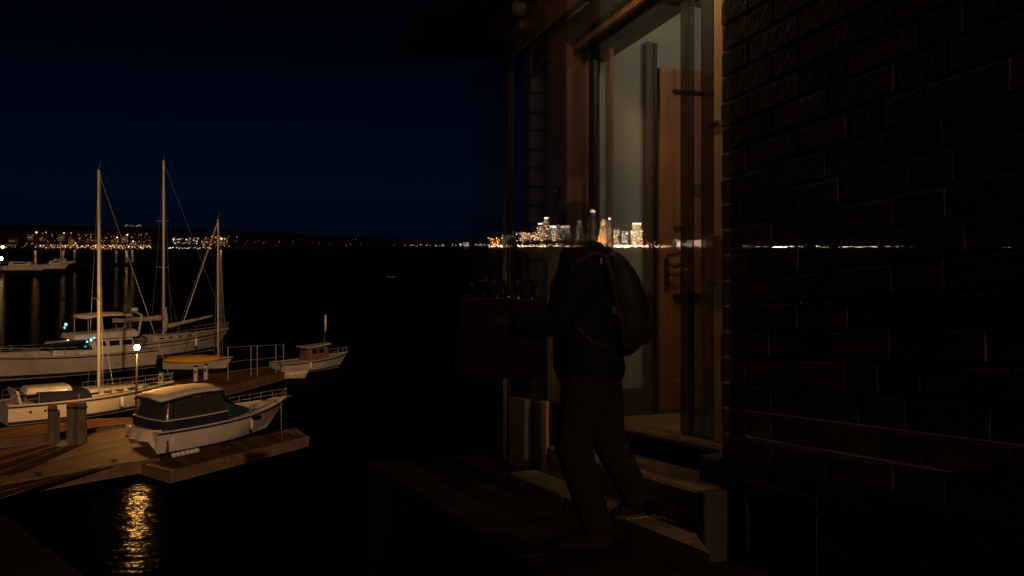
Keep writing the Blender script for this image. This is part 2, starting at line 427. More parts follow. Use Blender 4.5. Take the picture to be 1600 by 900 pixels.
floodlamp(72, 363, 1.8, (1, .6, .28), 2.1, "small pale lamp just right of the brightest hillside floodlamp")
floodlamp(100, 364, 2.0, (1, .6, .28), 2.5, "warm white lamp on the hill left of the tallest near mast", 2e5)
floodlamp(111, 364, 1.6, (1, .8, .55), 1.7, "small white lamp right beside another lamp, nearest the near mast")
floodlamp(199, 367, 2.6, (1, .52, .15), 3.4, "orange floodlamp on the hill left of the middle mast", 4e5)
floodlamp(183, 371, 2.4, (1, .8, .55), 2.5, "elongated white lamp below the hilltop row of lights", 1e5)
floodlamp(208, 377, 2.3, (1, .6, .28), 2.1, "white lamp just above the orange waterfront row", 2e5)
floodlamp(346, 373, 3.2, (1, .55, .16), 3.8, "bright amber floodlamp right of the third slim mast", 4e5)
floodlamp(63, 384, 2.0, (.85, .9, 1), 2.5, "bluish white lamp at the waterline of the left shore")
floodlamp(370, 370, 1.5, (1, .9, .75), 0.8, "faint white lamp alone right of the amber floodlamp")
floodlamp(118, 380, 2.2, (1, .45, .12), 2.1, "amber lamp over the dense waterfront row of lights", 2e5)

# small houses on the far left hillside
def far_house(x, y, wd, ht, label):
    p = P(x, y, YL - 12); root = empty("hillside_house", p, random.uniform(-.4, .4), label, "house", "houses on the far left hillside")
    MB().box(-wd / 2, wd / 2, -4, 4, -6, ht).build("wall", M['house'], root)
    MB().add([(-wd / 2 - .5, -4.6, ht), (wd / 2 + .5, -4.6, ht), (wd / 2 + .5, 4.6, ht), (-wd / 2 - .5, 4.6, ht), (-wd / 2, 0, ht + 3), (wd / 2, 0, ht + 3)],
             [(0, 1, 5, 4), (2, 3, 4, 5), (0, 4, 3), (1, 2, 5), (3, 2, 1, 0)]).build("roof", M['roofd'], root)
    wm = MB()
    for k in range(3):
        if random.random() < .7: MB().box(-wd * .35 + k * wd * .28, -wd * .35 + k * wd * .28 + 1.8, -4.08, -4.02, 1.2, 3).build("window", LM[("warm", 0)], root)
for i, (x, y, wd, ht, lb) in enumerate((
    (20, 378, 22, 6, "long pale house low on the hill at the left edge"), (48, 372, 14, 6, "pale house under the brightest hillside floodlamp"),
    (66, 374, 12, 5, "small house right of the floodlit house on the hill"), (96, 373, 15, 7, "hillside house under the warm white lamp pair"),
    (112, 378, 16, 6, "house just above the waterfront lights left of the near mast"), (140, 376, 14, 6, "dim house behind the near sailboat mast"),
    (178, 378, 15, 6, "house under the elongated white lamp"), (194, 375, 13, 6, "house lit orange by the floodlamp left of the middle mast"),
    (210, 382, 18, 5, "low shed on the waterfront below the white lamp"), (278, 380, 18, 6, "house among the bluish white lights"),
    (296, 379, 16, 7, "larger house at the centre of the bluish white lights"), (324, 379, 14, 6, "house left of the third slim mast in amber light"),
    (348, 380, 14, 6, "house under the amber floodlamp right of the third mast"))):
    far_house(x, y, wd, ht, lb)

# ------------------------------------------------------------------ the city across the water
def city_block(name, x0, x1, ytop, dens, cw, kw, label, crown=None, steps=(), base=383.0, Y=YC, r=(.16, .34), tint=None, cat="skyscraper"):
    rnd = random.Random(int(x0 * 7 + ytop)); rt = P((x0 + x1) / 2, base, Y); rt.z = 0
    root = empty(name, rt, 0, label, cat, "city buildings across the water")
    zt = CAMZ - (ytop - HY) / F * Y; wd = (x1 - x0) / F * Y
    w = MB(); levels = [(1.0, 0, zt)] if not steps else []
    z0 = 0
    for (k, zz) in steps: levels.append((k, z0, zt * zz)); z0 = zt * zz
    for (k, za, zb) in levels: w.box(-wd * k / 2, wd * k / 2, -14 * k, 14 * k, za, zb)
    w.build("facade", tint or M['tower'], root)
    wn = MB(); px = Y / F
    for (k, za, zb) in levels:
        z = max(za, 8) + 1.5
        while z < zb - 1:
            x = -wd * k / 2 + 1.2
            while x < wd * k / 2 - 1:
                if rnd.random() < dens * .8:
                    s_ = rnd.uniform(*r) * px
                    wn.box(x - s_, x + s_, -14 * k - .35, -14 * k - .05, z - s_ * .7, z + s_ * .7, mi=pick(rnd, cw, kw))
                x += px * .95
            z += px * .85
    if wn.v: tag(wn.build("lit_window", QL if x0 > 895 else CL if x0 > 783 else LL, root), kind="stuff")
    if crown:
        c, st, hh = crown
        k, za, zb = levels[-1]
        MB().box(-wd * k / 2 * .9, wd * k / 2 * .9, -14 * k - .9, -14 * k + 8, zb - hh, zb + .6).build("lit_crown", emis("crown_light", c, st * (4 if x0 > 895 else 2.4)), root)
    return root, zt
gold = (("warm", 6), ("white", 5), ("amber", 1)); grey = (("white", 6), ("cool", 2), ("warm", 1))
city_block("city_tower", 837, 851, 349, .62, gold, (4, 5, 2), "stepped golden tower left of the broad bright block", ((1, .95, .85), 2.0, 4), ((1, .62), (.7, .85), (.5, 1)))
city_block("city_tower", 846, 862, 340, .55, gold, (4, 5, 2), "dark topped tower with a round crown left of the bright block", ((1, .9, .75), 2.2, 4), ((1, .7), (.75, .88), (.5, 1)), Y=YC + 60)
city_block("city_block", 856, 892, 353, .8, (("white", 6), ("warm", 5)), (2, 5, 4), "broad bright block with a glowing white roof edge", ((1, .92, .72), 3, 7), cat="building")
city_block("city_block", 872, 889, 364, .55, (("cool", 4), ("white", 5)), (5, 4, 1), "grey office front below the glowing roof edge", Y=YC - 60, cat="building")
city_block("city_tower", 900, 911, 346, .75, grey, (8, 3, .4), "slim pale grey tower standing alone mid skyline", ((1, 1, .95), 1.6, 6), ((1, .9), (.6, 1)), tint=M['tower_pale'])
city_block("city_tower", 918, 933, 331, .75, (("white", 6), ("warm", 3)), (5, 4, 1), "tallest tower with white lit pyramid top", None, ((1, .80), (.85, 1)), tint=M['tower_pale'])
rt, zt = city_block("city_block", 913, 924, 372, .4, gold, (4, 4, 1), "low block at the foot of the tallest tower", cat="building")
city_block("city_tower", 936, 955, 343, .6, (("warm", 6), ("amber", 3), ("white", 3)), (3, 5, 3), "golden tower right of the tallest with a lamp on its corner", None, ((1, .72), (.85, .9), (.6, 1)))
city_block("city_tower", 950, 954, 341, .3, gold, (3, 4, 3), "thin mast tower with a white beacon at the golden tower", ((1, 1, .95), 6, 5), Y=YC + 40)
city_block("city_block", 958, 968, 358, .5, (("warm", 5), ("white", 3)), (6, 4, 1), "mid height block with scattered windows right of the golden tower", cat="building")
city_block("city_block", 970, 981, 361, .4, grey, (6, 4, .6), "dim grey block between two taller towers", cat="building")
city_block("city_tower", 985, 1004, 349, .62, (("warm", 5), ("white", 5)), (5, 5, 1), "rightmost tower of the skyline seen through the door glass", ((1, .92, .75), 1.6, 3), ((1, .75), (.8, 1)), tint=M['tower_pale'])
city_block("city_block", 815, 829, 363, .6, gold, (4, 5, 2), "low golden block at the left of the skyline", cat="building")
city_block("city_block", 828, 842, 366, .7, gold, (4, 5, 2), "low wide golden block in front of the stepped tower", Y=YC - 30, cat="building")
city_block("city_block", 784, 800, 366, .3, grey, (7, 3, 0), "dim flat roofed block left of the golden blocks", cat="building")
city_block("city_block", 766, 783, 374, .8, (("amber", 8), ("red", 2), ("warm", 2)), (2, 5, 4), "low orange lit building at the left of the city waterfront", cat="building")
city_block("city_block", 931, 944, 368, .75, (("amber", 8), ("warm", 4)), (2, 5, 4), "orange lit building below the golden tower", Y=YC - 80, cat="building")
city_block("city_block", 724, 733, 378, .8, (("white", 5), ("warm", 2)), (3, 5, 4), "small white lit building alone on the dark shore", cat="building")
city_block("city_block", 1058, 1086, 375, .8, (("cool", 6), ("white", 5)), (2, 5, 4), "white floodlit quay building seen through the doorway", cat="building")
city_block("city_block", 1085, 1108, 374, .7, (("warm", 6), ("white", 5)), (2, 5, 4), "yellow floodlit quay building nearest the brick wall", cat="building")
# pyramid top of the tallest tower
pt = P(925.5, 331, YC); pr = [o for o in bpy.data.objects if o.get("label", "").startswith("tallest tower")][0]
MB().add([(-13, -13, pt.z - 2), (13, -13, pt.z - 2), (13, 13, pt.z - 2), (-13, 13, pt.z - 2), (0, 0, pt.z + 12)], [(0, 1, 4), (1, 2, 4), (2, 3, 4), (3, 0, 4), (3, 2, 1, 0)]).build("lit_pyramid", emis("pyramid_light", (1, .97, .88), 50), pr, None)
# dense lights among the city blocks, waterfront rows
scatter_lights("city_lamps", YC - 40, 170, (800, 905), (362, 379), gold, (.28, .6), (5, 5, 2), 31)
scatter_lights("city_lamps", YC - 40, 120, (905, 1010), (364, 380), (("warm", 5), ("white", 4), ("amber", 4)), (.28, .55), (5, 5, 1.5), 32)
scatter_lights("city_lamps", YC - 40, 26, (762, 790), (371, 384), (("amber", 7), ("red", 2)), (.4, .9), (2, 4, 3), 33)
scatter_lights("city_lamps", YC - 60, 90, (1052, 1115), (374, 385), (("cool", 3), ("white", 4), ("warm", 5)), (.35, .8), (2, 5, 5), 34)
scatter_lights("city_lamps", YC - 60, 60, (1000, 1140), (378, 385), (("red", 1), ("warm", 4), ("amber", 4)), (.3, .6), (3, 5, 4), 35)
scatter_lights("waterfront_lamps", YC - 90, 46, (632, 705), (382, 384.5), (("white", 4), ("warm", 3)), (.4, .8), (3, 5, 1), 41)
scatter_lights("waterfront_lamps", YC - 90, 34, (706, 764), (381, 384.5), (("cool", 2), ("white", 4), ("warm", 2)), (.35, .75), (3, 5, 2), 42)
scatter_lights("waterfront_lamps", YC - 90, 190, (764, 1010), (383, 386), (("white", 5), ("warm", 3), ("amber", 2)), (.4, .85), (2, 5, 4), 43)
scatter_lights("waterfront_lamps", YC - 90, 130, (950, 1132), (383.5, 386.5), (("white", 6), ("warm", 3), ("amber", 2)), (.45, .9), (1, 4, 6), 44)
m22 = (0, 0, 1)
wl = scatter_lights("waterfront_lamps", YC - 90, 120, (1128, 1370), (384.8, 386.6), (("white", 6), ("warm", 2)), (.2, .4), (2, 2, 3), 45)
wl2 = scatter_lights("waterfront_lamps", YC - 90, 40, (1350, 1430), (384.8, 386.6), (("white", 4), ("warm", 4)), (.18, .36), (2, 2, 2), 46)
wl3 = scatter_lights("waterfront_lamps", YC - 90, 12, (1540, 1600), (385, 386.8), (("white", 4), ("warm", 4)), (.18, .34), (2, 2, 1), 47)
# the same row behind the brick: emission raised to show through the veiled wall
for o, sc_ in ((wl, 40), (wl2, 26), (wl3, 22)):
    for i, mm in enumerate(list(o.data.materials)):
        c = mm.copy(); c.node_tree.nodes["Principled BSDF"].inputs["Emission Strength"].default_value *= sc_ / 6.0
        o.data.materials[i] = c
# dark waterfront trees in front of the city: one wooded mass
def wood_mass(name, x0, x1, ytop, Y, n, seed):
    rnd = random.Random(seed); mb = MB()
    for i in range(n):
        x = rnd.uniform(x0, x1); top = ytop + rnd.uniform(-2.5, 3.5)
        zt = CAMZ - (top - HY) / F * Y; rr = rnd.uniform(5, 10); c = Vector(((x - CX) / F * Y, Y + rnd.uniform(-10, 10), zt - rr))
        for k in range(14):
            d = Vector((rnd.gauss(0, 1), rnd.gauss(0, 1), rnd.gauss(0, .8))).normalized() * rr * rnd.uniform(.3, 1.1)
            mb.octa(c + d, rr * rnd.uniform(.25, .5))
        mb.tube([Vector((c.x, c.y, 0)), c], [1.0, .5], 5)
    return tag(mb.build(name, M['trees'], fix=False), kind="stuff")
wood_mass("waterfront_wood", 792, 925, 374.5, YC - 75, 90, 61)
wood_mass("shoreline_wood", 380, 700, 381, YC - 140, 60, 62)
wood_mass("hillside_wood", -60, 350, 372, YL + 30, 130, 63)

# ------------------------------------------------------------------ docks
def slab(name, pix, z, thick, label, plank_dir, pw=.16, rail=None):
    pts = [G(x, y, z) for x, y in pix]; c = sum(pts, Vector()) / len(pts)
    if sum((pts[i].x * pts[(i + 1) % len(pts)].y - pts[(i + 1) % len(pts)].x * pts[i].y) for i in range(len(pts))) < 0: pts.reverse()
    root = empty(name, Vector((c.x, c.y, 0)), 0, label, "dock")
    o = root.location
    MB().poly([p - Vector((0, 0, .05)) for p in pts], thick - .05).build("frame", M['dockside'], root, o)
    d = Vector(plank_dir).normalized(); nrm = Vector((-d.y, d.x, 0))
    # planks: strips across, clipped to the (convex) outline
    def clip(poly, n_, k, keep):
        res = []
        for i in range(len(poly)):
            p, q = poly[i], poly[(i + 1) % len(poly)]; a_ = (p.dot(n_) - k) * keep; b_ = (q.dot(n_) - k) * keep
            if a_ >= 0: res.append(p)
            if a_ * b_ < 0: res.append(p + (q - p) * (a_ / (a_ - b_)))
        return res
    ks = [p.dot(nrm) for p in pts]; k = min(ks); mb = MB(); rnd = random.Random(len(name) + int(c.x * 10))
    while k < max(ks):
        q = clip(clip(pts, nrm, k + .008, 1), nrm, k + pw - .008, -1)
        if len(q) >= 3:
            dz = rnd.uniform(-.006, .006)
            mb.poly([p + Vector((0, 0, dz)) for p in q], .05, rnd.randrange(3))
        k += pw
    tag(mb.build("plank", PLANKS, root, o), kind="stuff")
    for i, e_ in enumerate(rail or []):
        p, q = pts[0], pts[0]
        p = G(*e_[0], z); q = G(*e_[1], z)
        MB().beam(p - Vector((0, 0, .11)), q - Vector((0, 0, .11)), .10, .30).build("edge_beam", M['dockside'], root, o)
    return root
PLANKS = [mat("dock_plank_%s" % n, c, .75, c2, 13, bump=.4, bscale=25) for n, c, c2 in (("mid", (.15, .066, .029), (.09, .040, .018)), ("dark", (.085, .040, .018), (.055, .027, .012)), ("worn", (.19, .095, .045), (.12, .056, .027)))]
slab("near_dock", [(-60, 790), (0, 757), (205, 722), (250, 716), (212, 664), (138, 681), (-60, 712)], .55, .5, "wide timber dock with wooden piles at the lower left", (.45, .89), .17,
     [((-60, 790), (0, 757)), ((0, 757), (205, 722)), ((138, 681), (212, 664))])
slab("main_pier", [(212, 664), (262, 690), (330, 612), (444, 582), (420, 574), (330, 583), (262, 598)], .55, .5, "long timber pier running out past the lamp to the small cabin boat", (1, -.25), .17,
     [((330, 612), (444, 582))])
slab("finger_dock", [(215, 722), (266, 737), (482, 682), (462, 668)], .45, .5, "narrow finger dock with pale edge beam beside the covered cruiser", (.55, -.8), .17,
     [((266, 737), (482, 682))])
slab("side_dock", [(-40, 690), (150, 668), (212, 660), (205, 652), (150, 654), (-40, 672)], .5, .45, "narrow walkway along the near sailboat behind the piles", (.3, .95), .17)
# floating breakwater far out
p, q = G(60, 414, .5), G(252, 411.5, .5)
bw = MB().beam(p, q, 3, 1.1).build("floating_breakwater", M['stone'], None, p); tag(bw, "low floating breakwater across the dark water behind the masts", "breakwater")

# piles
def pile(x, y0, y1, r, label, cone=False):
    b_ = G(x, y0, .5); H = (y0 - y1) / F * b_.y
    root = empty("mooring_pile", Vector((b_.x, b_.y, -2.0)), 0, label, "pile", "wooden piles on the near dock")
    o = root.location; rings = []
    rnd = random.Random(int(x)); mb = MB()
    for z in (-1.5, .2, .5 + H * .3, .5 + H * .7, .5 + H * .96, .5 + H):
        rr = r * (1.0 if z < H * .4 + .4 else .97) * (.86 if z >= .5 + H - .01 else 1)
        rings.append([Vector((b_.x + math.cos(2 * math.pi * k / 14) * rr * (1 + .05 * math.sin(k * 2.3 + x)), b_.y + math.sin(2 * math.pi * k / 14) * rr * (1 + .05 * math.cos(k * 1.7 + x)), z)) for k in range(14)])
    mb.loft(rings).build("timber", M['pile'], root, o)
    MB().tube([Vector((b_.x, b_.y, .5 + H * .86)), Vector((b_.x, b_.y, .5 + H * .91))], r * 1.04, 14).build("iron_band", M['rubber'], root, o)
    return root
pile(82, 695, 633, .19, "single weathered pile left of the pile pair on the near dock")
pile(112, 693, 629, .21, "left pile of the close pair on the near dock")
pile(127, 694, 629, .23, "right pile of the close pair, with pale lit edge")
pile(89, 694, 640, .12, "thin short pile leaning against the single weathered pile")

# harbour lamp
lp = G(213, 655, .55); top = P(214, 543, lp.y)
root = empty("dock_lamp", lp, 0, "lit amber dock lamp on a thin dark post, the only lamp among the boats", "lamp post")
MB().tube([lp, lp + Vector((0, 0, .06))], .16, 12).build("base_plate", M['pole'], root, lp)
MB().tube([lp + Vector((0, 0, .05)), lp + Vector((0, 0, .7)), top - Vector((0, 0, .25))], [.075, .06, .05], 10).build("post", M['pole'], root, lp, True)
MB().tube([top - Vector((0, 0, .27)), top - Vector((0, 0, .10))], [.06, .10], 10).build("collar", M['pole'], root, lp)
MB().ball(top, .135, 16, 10).build("globe", emis("amber_lamp_glow", (1.0, .47, .11), 1900, True), root, lp, True)
MB().tube([top + Vector((0, 0, .125)), top + Vector((0, 0, .18))], [.09, .03], 10).build("cap", M['pole'], root, lp)

# dock furniture
def pedestal(x, y, label, h=.9):
    b_ = G(x, y, .56); root = empty("power_pedestal", b_, 0, label, "pedestal", "power pedestals on the pier")
    MB().box(-.11, .11, -.11, .11, 0, h, ch=.02).build("cabinet", M['gel_old'], root)
    MB().box(-.12, .12, -.12, .12, h + .003, h + .09, ch=.02).build("cap", M['rubber'], root)
    MB().box(-.06, .06, -.125, -.112, h * .55, h * .8).build("socket_panel", M['rubber'], root)
pedestal(306, 596, "white power pedestal on the pier left of the cruiser roof")
pedestal(322, 593, "white power pedestal on the pier right above the cruiser roof")
pedestal(252, 606, "white power pedestal near the bow of the near sailboat")
def coil(x, y, label, n=4):
    b_ = G(x, y, .57); mb = MB()
    pts = [b_ + Vector((math.cos(k * .5) * (.28 - .002 * k), math.sin(k * .5) * (.28 - .002 * k), .02 + .0025 * k)) for k in range(n * 12)]
    tag(mb.tube(pts, .02, 6).build("rope_coil", M['rope'], None, b_), label, "rope")
coil(98, 697, "pale rope coil at the foot of the single pile")
coil(276, 604, "rope coil on the pier beside the cruiser roof")
def fender_roll():
    a_, b_ = G(268, 712, .62), G(311, 703, .62)
    root = empty("dock_bumper", a_, 0, "white segmented bumper lying on the finger dock beside the cruiser", "bumper")
    d = (b_ - a_); n = 6
    for k in range(n):
        MB().tube([a_ + d * ((k + .06) / n), a_ + d * ((k + .2) / n), a_ + d * ((k + .8) / n), a_ + d * ((k + .94) / n)], [.06, .1, .1, .06], 8).build("segment", M['fender'], root, a_, True)
fender_roll()
def cleat(x, y, label, z=.57):
    b_ = G(x, y, z); r_ = empty("dock_cleat", b_, random.uniform(-.5, .8), label, "cleat", "mooring cleats on the docks")
    MB().box(-.12, .12, -.04, .04, 0, .02, ch=.005).box(-.06, -.03, -.02, .02, .02, .08).box(.03, .06, -.02, .02, .02, .08).build("base", M['rubber'], r_)
    MB().tube([(-.17, 0, .10), (-.1, 0, .085), (.1, 0, .085), (.17, 0, .10)], [.012, .022, .022, .012], 6).build("horn", M['rubber'], r_)
for x, y, lb in ((178, 722, "dock cleat on the near dock edge left of the cruiser stern"), (60, 742, "dock cleat on the lower left edge of the near dock"), (206, 690, "dock cleat beside the cruiser stern"), (290, 604, "dock cleat holding the near sailboat bow line"),
                 (424, 580, "dock cleat at the pier end by the small cabin boat"), (380, 592, "dock cleat on the pier edge in front of the railing"), (350, 706, "dock cleat in the middle of the finger dock")):
    cleat(x, y, lb)
# railing at the end of the pier
def pier_rail():
    pts = [(356, 594, 542), (392, 588, 540), (402, 587, 540), (431, 583, 538), (443, 580, 537)]
    o = G(356, 594, .55)
    root = empty("pier_railing", o, 0, "slim metal railing on the pier before the small cabin boat", "railing")
    tops = []
    for x, y0, y1 in pts:
        b_ = G(x, y0, .55); t_ = P(x, y1, b_.y); tops.append((b_, t_))
        MB().tube([b_, t_], .035, 8).build("post", M['wire'], root, o)
    for k in (1.0, .55, .25):
        MB().tube([b_ + (t_ - b_) * k * .985 for b_, t_ in tops], .02, 6).build("rail", M['wire'], root, o)
pier_rail()

# ------------------------------------------------------------------ boats
class Hull:
    def __init__(s, L_, B_, fs, fb, over=.9, stern=.85, p=2.3, draft=.35, flare=.12):
        s.L, s.B, s.fs, s.fb, s.over, s.stern, s.p, s.draft, s.flare = L_, B_, fs, fb, over, stern, p, draft, flare
    def hb(s, u):
        if u < .42: k = s.stern + (1 - s.stern) * math.sin(math.pi / 2 * u / .42)
        else: k = 1 - ((u - .42) / .58) ** s.p
        return max(s.B / 2 * k, .03)
    def deck(s, u, yk=1.0, dz=0.0):
        z = s.fs + (s.fb - s.fs) * (u ** 1.8) - .06 * math.sin(math.pi * u)
        return Vector((s.L * u, s.hb(u) * yk, z + dz))
    def side(s, u, k, dy=0.0):           # k 0 waterline .. 1 deck
        d = s.deck(u); f = 1 - s.flare - .55 * u ** 3
        xw = (s.L - s.over) * u; k2 = k ** .8
        return Vector((xw + (d.x - xw) * k, s.hb(u) * (f + (1 - f) * k2) + dy, .02 + (d.z - .02) * k))
    def build(s, root, hullmat, deckmat, n=22, rub=.045, rubmat=None, boot=None):
        us = [i / n for i in range(n + 1)]; rings = []
        for u in us:
            half = [s.side(u, k) for k in (1, .8, .55, .3, .1, 0)]
            xw = (s.L - s.over) * u
            half += [Vector((xw, s.hb(u) * .55, -s.draft * .6)), Vector((xw, .01, -s.draft))]
            ring = half + [Vector((v.x, -v.y, v.z)) for v in reversed(half)]
            rings.append(ring)
        mb = MB(); mb.loft(rings, closed=False); o = mb.build("hull", hullmat, root, smooth=True, fix=False)
        bm = bmesh.new(); bm.from_mesh(o.data); bmesh.ops.recalc_face_normals(bm, faces=bm.faces[:]); bm.to_mesh(o.data); bm.free()
        o.data.set_sharp_from_angle(angle=R(45))
        rows = []
        for u in us:
            rows.append([s.deck(u, y, -.015 + .05 * (1 - y * y)) for y in (-1, -.5, 0, .5, 1)])
        mb = MB(); mb.loft(rows, closed=False, caps=False); mb.build("deck", deckmat, root, smooth=True)
        for sg in (-1, 1):
            MB().tube([Vector((v.x, v.y * sg + sg * .015, v.z)) for v in (s.side(u, .93) for u in us)], rub, 6).build("rub_rail", rubmat or M['rub'], root)
        MB().tube([Vector((v.x, v.y, v.z + .02)) for v in [s.deck(u, -1) for u in us] + [s.deck(u, 1) for u in reversed(us)]], .03, 6).build("toe_rail", hullmat, root)
        if boot:
            for sg in (-1, 1):
                rows = [[Vector((v.x, (v.y + .008) * sg, v.z)) for v in (s.side(u, .02), s.side(u, .10), s.side(u, .17))] for u in us]
                MB().loft(rows, closed=False, caps=False).build("boot_stripe", boot, root)
def rail(root, h, u0, u1, ht, name="pulpit_rail", n=7, mids=(.5,), mt=None, r=.016, close=False):
    us = [u0 + (u1 - u0) * i / (n - 1) for i in range(n)]
    mb = MB()
    for sg in (-1, 1):
        for k in (1.0,) + tuple(mids): mb.tube([h.deck(u, sg * .93, ht * k) for u in us], r, 5)
        for u in us: mb.tube([h.deck(u, sg * .93), h.deck(u, sg * .93, ht)], r * .9, 5)
    if close: mb.tube([h.deck(u1, -.93, ht), h.deck(u1, 0, ht) + Vector((.12, 0, .04)), h.deck(u1, .93, ht)], r, 5)
    return mb.build(name, mt or M['steel'], root)
def house_box(h, u0, u1, k0, k1, z0, ht, slope=.5, n=6, back=.1):
    """cabin trunk following the deck plan; returns MB"""
    us = [u0 + (u1 - u0) * i / n for i in range(n + 1)]; rings = []
    for i, u in enumerate(us):
        k = i / n; yk = k0 + (k1 - k0) * k; d = h.deck(u); y = d.y * yk; hh = ht * (1 - slope * k)
        rings.append([Vector((d.x, -y, d.z + z0)), Vector((d.x + back * (1 - 2 * k), -y * .86, d.z + z0 + hh * .85)), Vector((d.x + back * (1 - 2 * k), -y * .6, d.z + z0 + hh)),
                      Vector((d.x + back * (1 - 2 * k), y * .6, d.z + z0 + hh)), Vector((d.x + back * (1 - 2 * k), y * .86, d.z + z0 + hh * .85)), Vector((d.x, y, d.z + z0))])
    mb = MB(); mb.loft(rings); return mb
def heading(dx, dy): return math.atan2(dy, dx)
def fender(root, x, y, z, r=.11, l=.55):
    f_ = MB().tube([(x, y, z - l / 2), (x, y, z - l / 2 + .06), (x, y, z + l / 2 - .06), (x, y, z + l / 2)], [.03, r, r, .03], 10).build("fender", M['fender'], root, None, True)
    MB().tube([(x, y, z + l / 2), (x * 1.0, y * .93, z + l / 2 + .45)], .012, 5).build("fender_line", M['rope'], f_)

# --- covered motor cruiser
hd = heading(.62, .785)
cr = empty("motor_cruiser", (-16.3, 39.4, 0), hd, "white motor cruiser with navy canopy and pale canvas over its stern, nearest boat", "motor boat")
h = Hull(7.85, 2.95, .95, 1.36, 1.25, .9, 2.2)
h.build(cr, M['gel'], M['deck'])
# raised coachroof forward and windscreen
house_box(h, .48, .90, .78, .34, 0, .40, .75).build("coachroof", M['gel'], cr, smooth=False)
house_box(h, .43, .70, .90, .58, .03, .84, .95, 6).build("windscreen_cover", M['teal'], cr, smooth=True)
for sg in (-1, 1):
    MB().box(0, .62, -.02, .02, 0, .16, lambda x, y, z: Vector((4.75 + x, sg * (h.hb(.57 + x * .1) * .93 + .05) + y, .78 + z + x * .05)), ch=.015).build("hull_window", M['dkglass'], cr)
# cockpit coaming in navy canvas, curved round the stern
def band(z0, z1, k0, k1, u0=.04, u1=.44, xs=-.02, nsub=2):
    path = []
    for i in range(9): u = u1 + (u0 - u1) * i / 8; path.append((h.deck(u).x, -h.deck(u).y * .97, h.deck(u).z))
    for i in range(1, 6): path.append((h.deck(u0).x - .12 * math.sin(math.pi * i / 6), -h.deck(u0).y * .97 * (1 - 2 * i / 6), h.deck(u0).z))
    for i in range(9): u = u0 + (u1 - u0) * i / 8; path.append((h.deck(u).x, h.deck(u).y * .97, h.deck(u).z))
    cx = h.L * .24
    r0 = []; 
    rows = [[], [], []]
    for j, (zz, kk) in enumerate(((z0, k0), ((z0 + z1) / 2, (k0 + k1) / 2 + .005), (z1, k1))):
        for (x, y, z) in path: rows[j].append(Vector((cx + (x - cx) * kk, y * kk, z + zz)))
    return rows
MB().loft(band(.02, .46, 1.0, .98), closed=False, caps=False).build("canvas_band", M['navy'], cr, smooth=True)
rows = band(.475, 1.30, .975, .84)
MB().loft(rows, closed=False, caps=False).build("side_curtain", M['vinyl'], cr, smooth=True)
for j in (3, 7, 9, 13, 15, 19):
    MB().tube([rows[0][j] * 1.0 + Vector((0, 0, 0)), rows[1][j], rows[2][j]], .03, 6).build("curtain_seam", M['navy'], cr)
rr = MB()
MB().tube([v + Vector((0, 0, 0)) for v in band(.465, 1, .985, 1)[0]], .028, 6).build("canvas_piping", M['canvas'], cr)
# hard top
rings = []
for i in range(9):
    k = i / 8; x = .30 + k * 3.15; wd = 1.18 * (1 - .12 * k * k) * (.9 if i == 0 else 1)
    zc = 2.22 + .22 * math.sin(math.pi * (.15 + .7 * k)) + .12 * k
    rings.append([Vector((x, -wd, zc - .10)), Vector((x, -wd * .95, zc)), Vector((x, -wd * .5, zc + .09)), Vector((x, 0, zc + .12)), Vector((x, wd * .5, zc + .09)), Vector((x, wd * .95, zc)), Vector((x, wd, zc - .10)), Vector((x, 0, zc - .04))])
MB().loft(rings).build("hard_top", M['canvas'], cr, smooth=True)
MB().tube([r_[0] + Vector((0, -.01, -.06)) for r_ in rings], .07, 6).build("top_valance", M['navy'], cr)
MB().tube([r_[6] + Vector((0, .01, -.06)) for r_ in rings], .07, 6).build("top_valance", M['navy'], cr)
# front support and raked windscreen frame
for sg in (-1, 1):
    MB().tube([(3.35, sg * 1.0, 2.28), (3.75, sg * 1.1, 1.85), (4.15, sg * 1.18, 1.4)], .035, 6).build("windscreen_frame", M['rub'], cr)
MB().add([(3.40, -1.0, 2.26), (3.40, 1.0, 2.26), (4.25, .95, 1.5), (4.25, -.95, 1.5)], [(0, 1, 2, 3)]).build("front_screen", M['vinyl'], cr)
# pale canvas sheet hanging over the stern
rnd = random.Random(5); rows = []
for j in range(7):
    k = j / 6; row = []
    for i in range(25):
        s_ = i / 24; ang = -1.25 + 2.5 * s_
        fold = .045 * math.sin(i * 1.9 + j * .6) * k + .03 * math.sin(i * 3.7 + 1) * k
        y = -1.34 * (2 * s_ - 1) if False else (2 * s_ - 1) * (1.33 + fold)
        e_ = 1 - abs(2 * s_ - 1) ** 3
        x = .75 - (.85 + .42 * k) * e_ ** .6 + fold
        z = 1.02 - k * (.90 - .12 * math.sin(i * .9)) * (.75 + .25 * e_)
        row.append(Vector((x, y, z)))
    rows.append(row)
smooth_mod(MB().loft(rows, closed=False, caps=False).build("stern_cover", M['canvas'], cr), 1)
MB().poly([(-.75, 1.0, .16), (-.75, -1.0, .16), (.1, -1.15, .16), (.1, 1.15, .16)], .07).build("swim_platform", M['plank'], cr)
rail(cr, h, .60, .985, .42, "bow_rail", 7, (.5,), close=True, r=.014)
MB().tube([h.deck(.97, 0, .02), h.deck(.97, 0, .02) + Vector((.5, 0, .03))], .04, 6).build("anchor_roller", M['steel'], cr)
MB().box(-.12, .12, -.16, .16, 0, .08, lambda x, y, z: h.deck(.82, 0, .16) + Vector((x, y, z)), ch=.02).build("deck_hatch", M['dkglass'], cr)
fender(cr, 4.7, -h.hb(.6) - .08, .62, .08, .5)
for u in (.52, .60):
    MB().tube([h.deck(u, -.97, .02), h.deck(u, -.97, .34), h.deck(u + .05, -.95, .36)], .016, 5).build("boarding_rail", M['rub'], cr)
lr = MB()

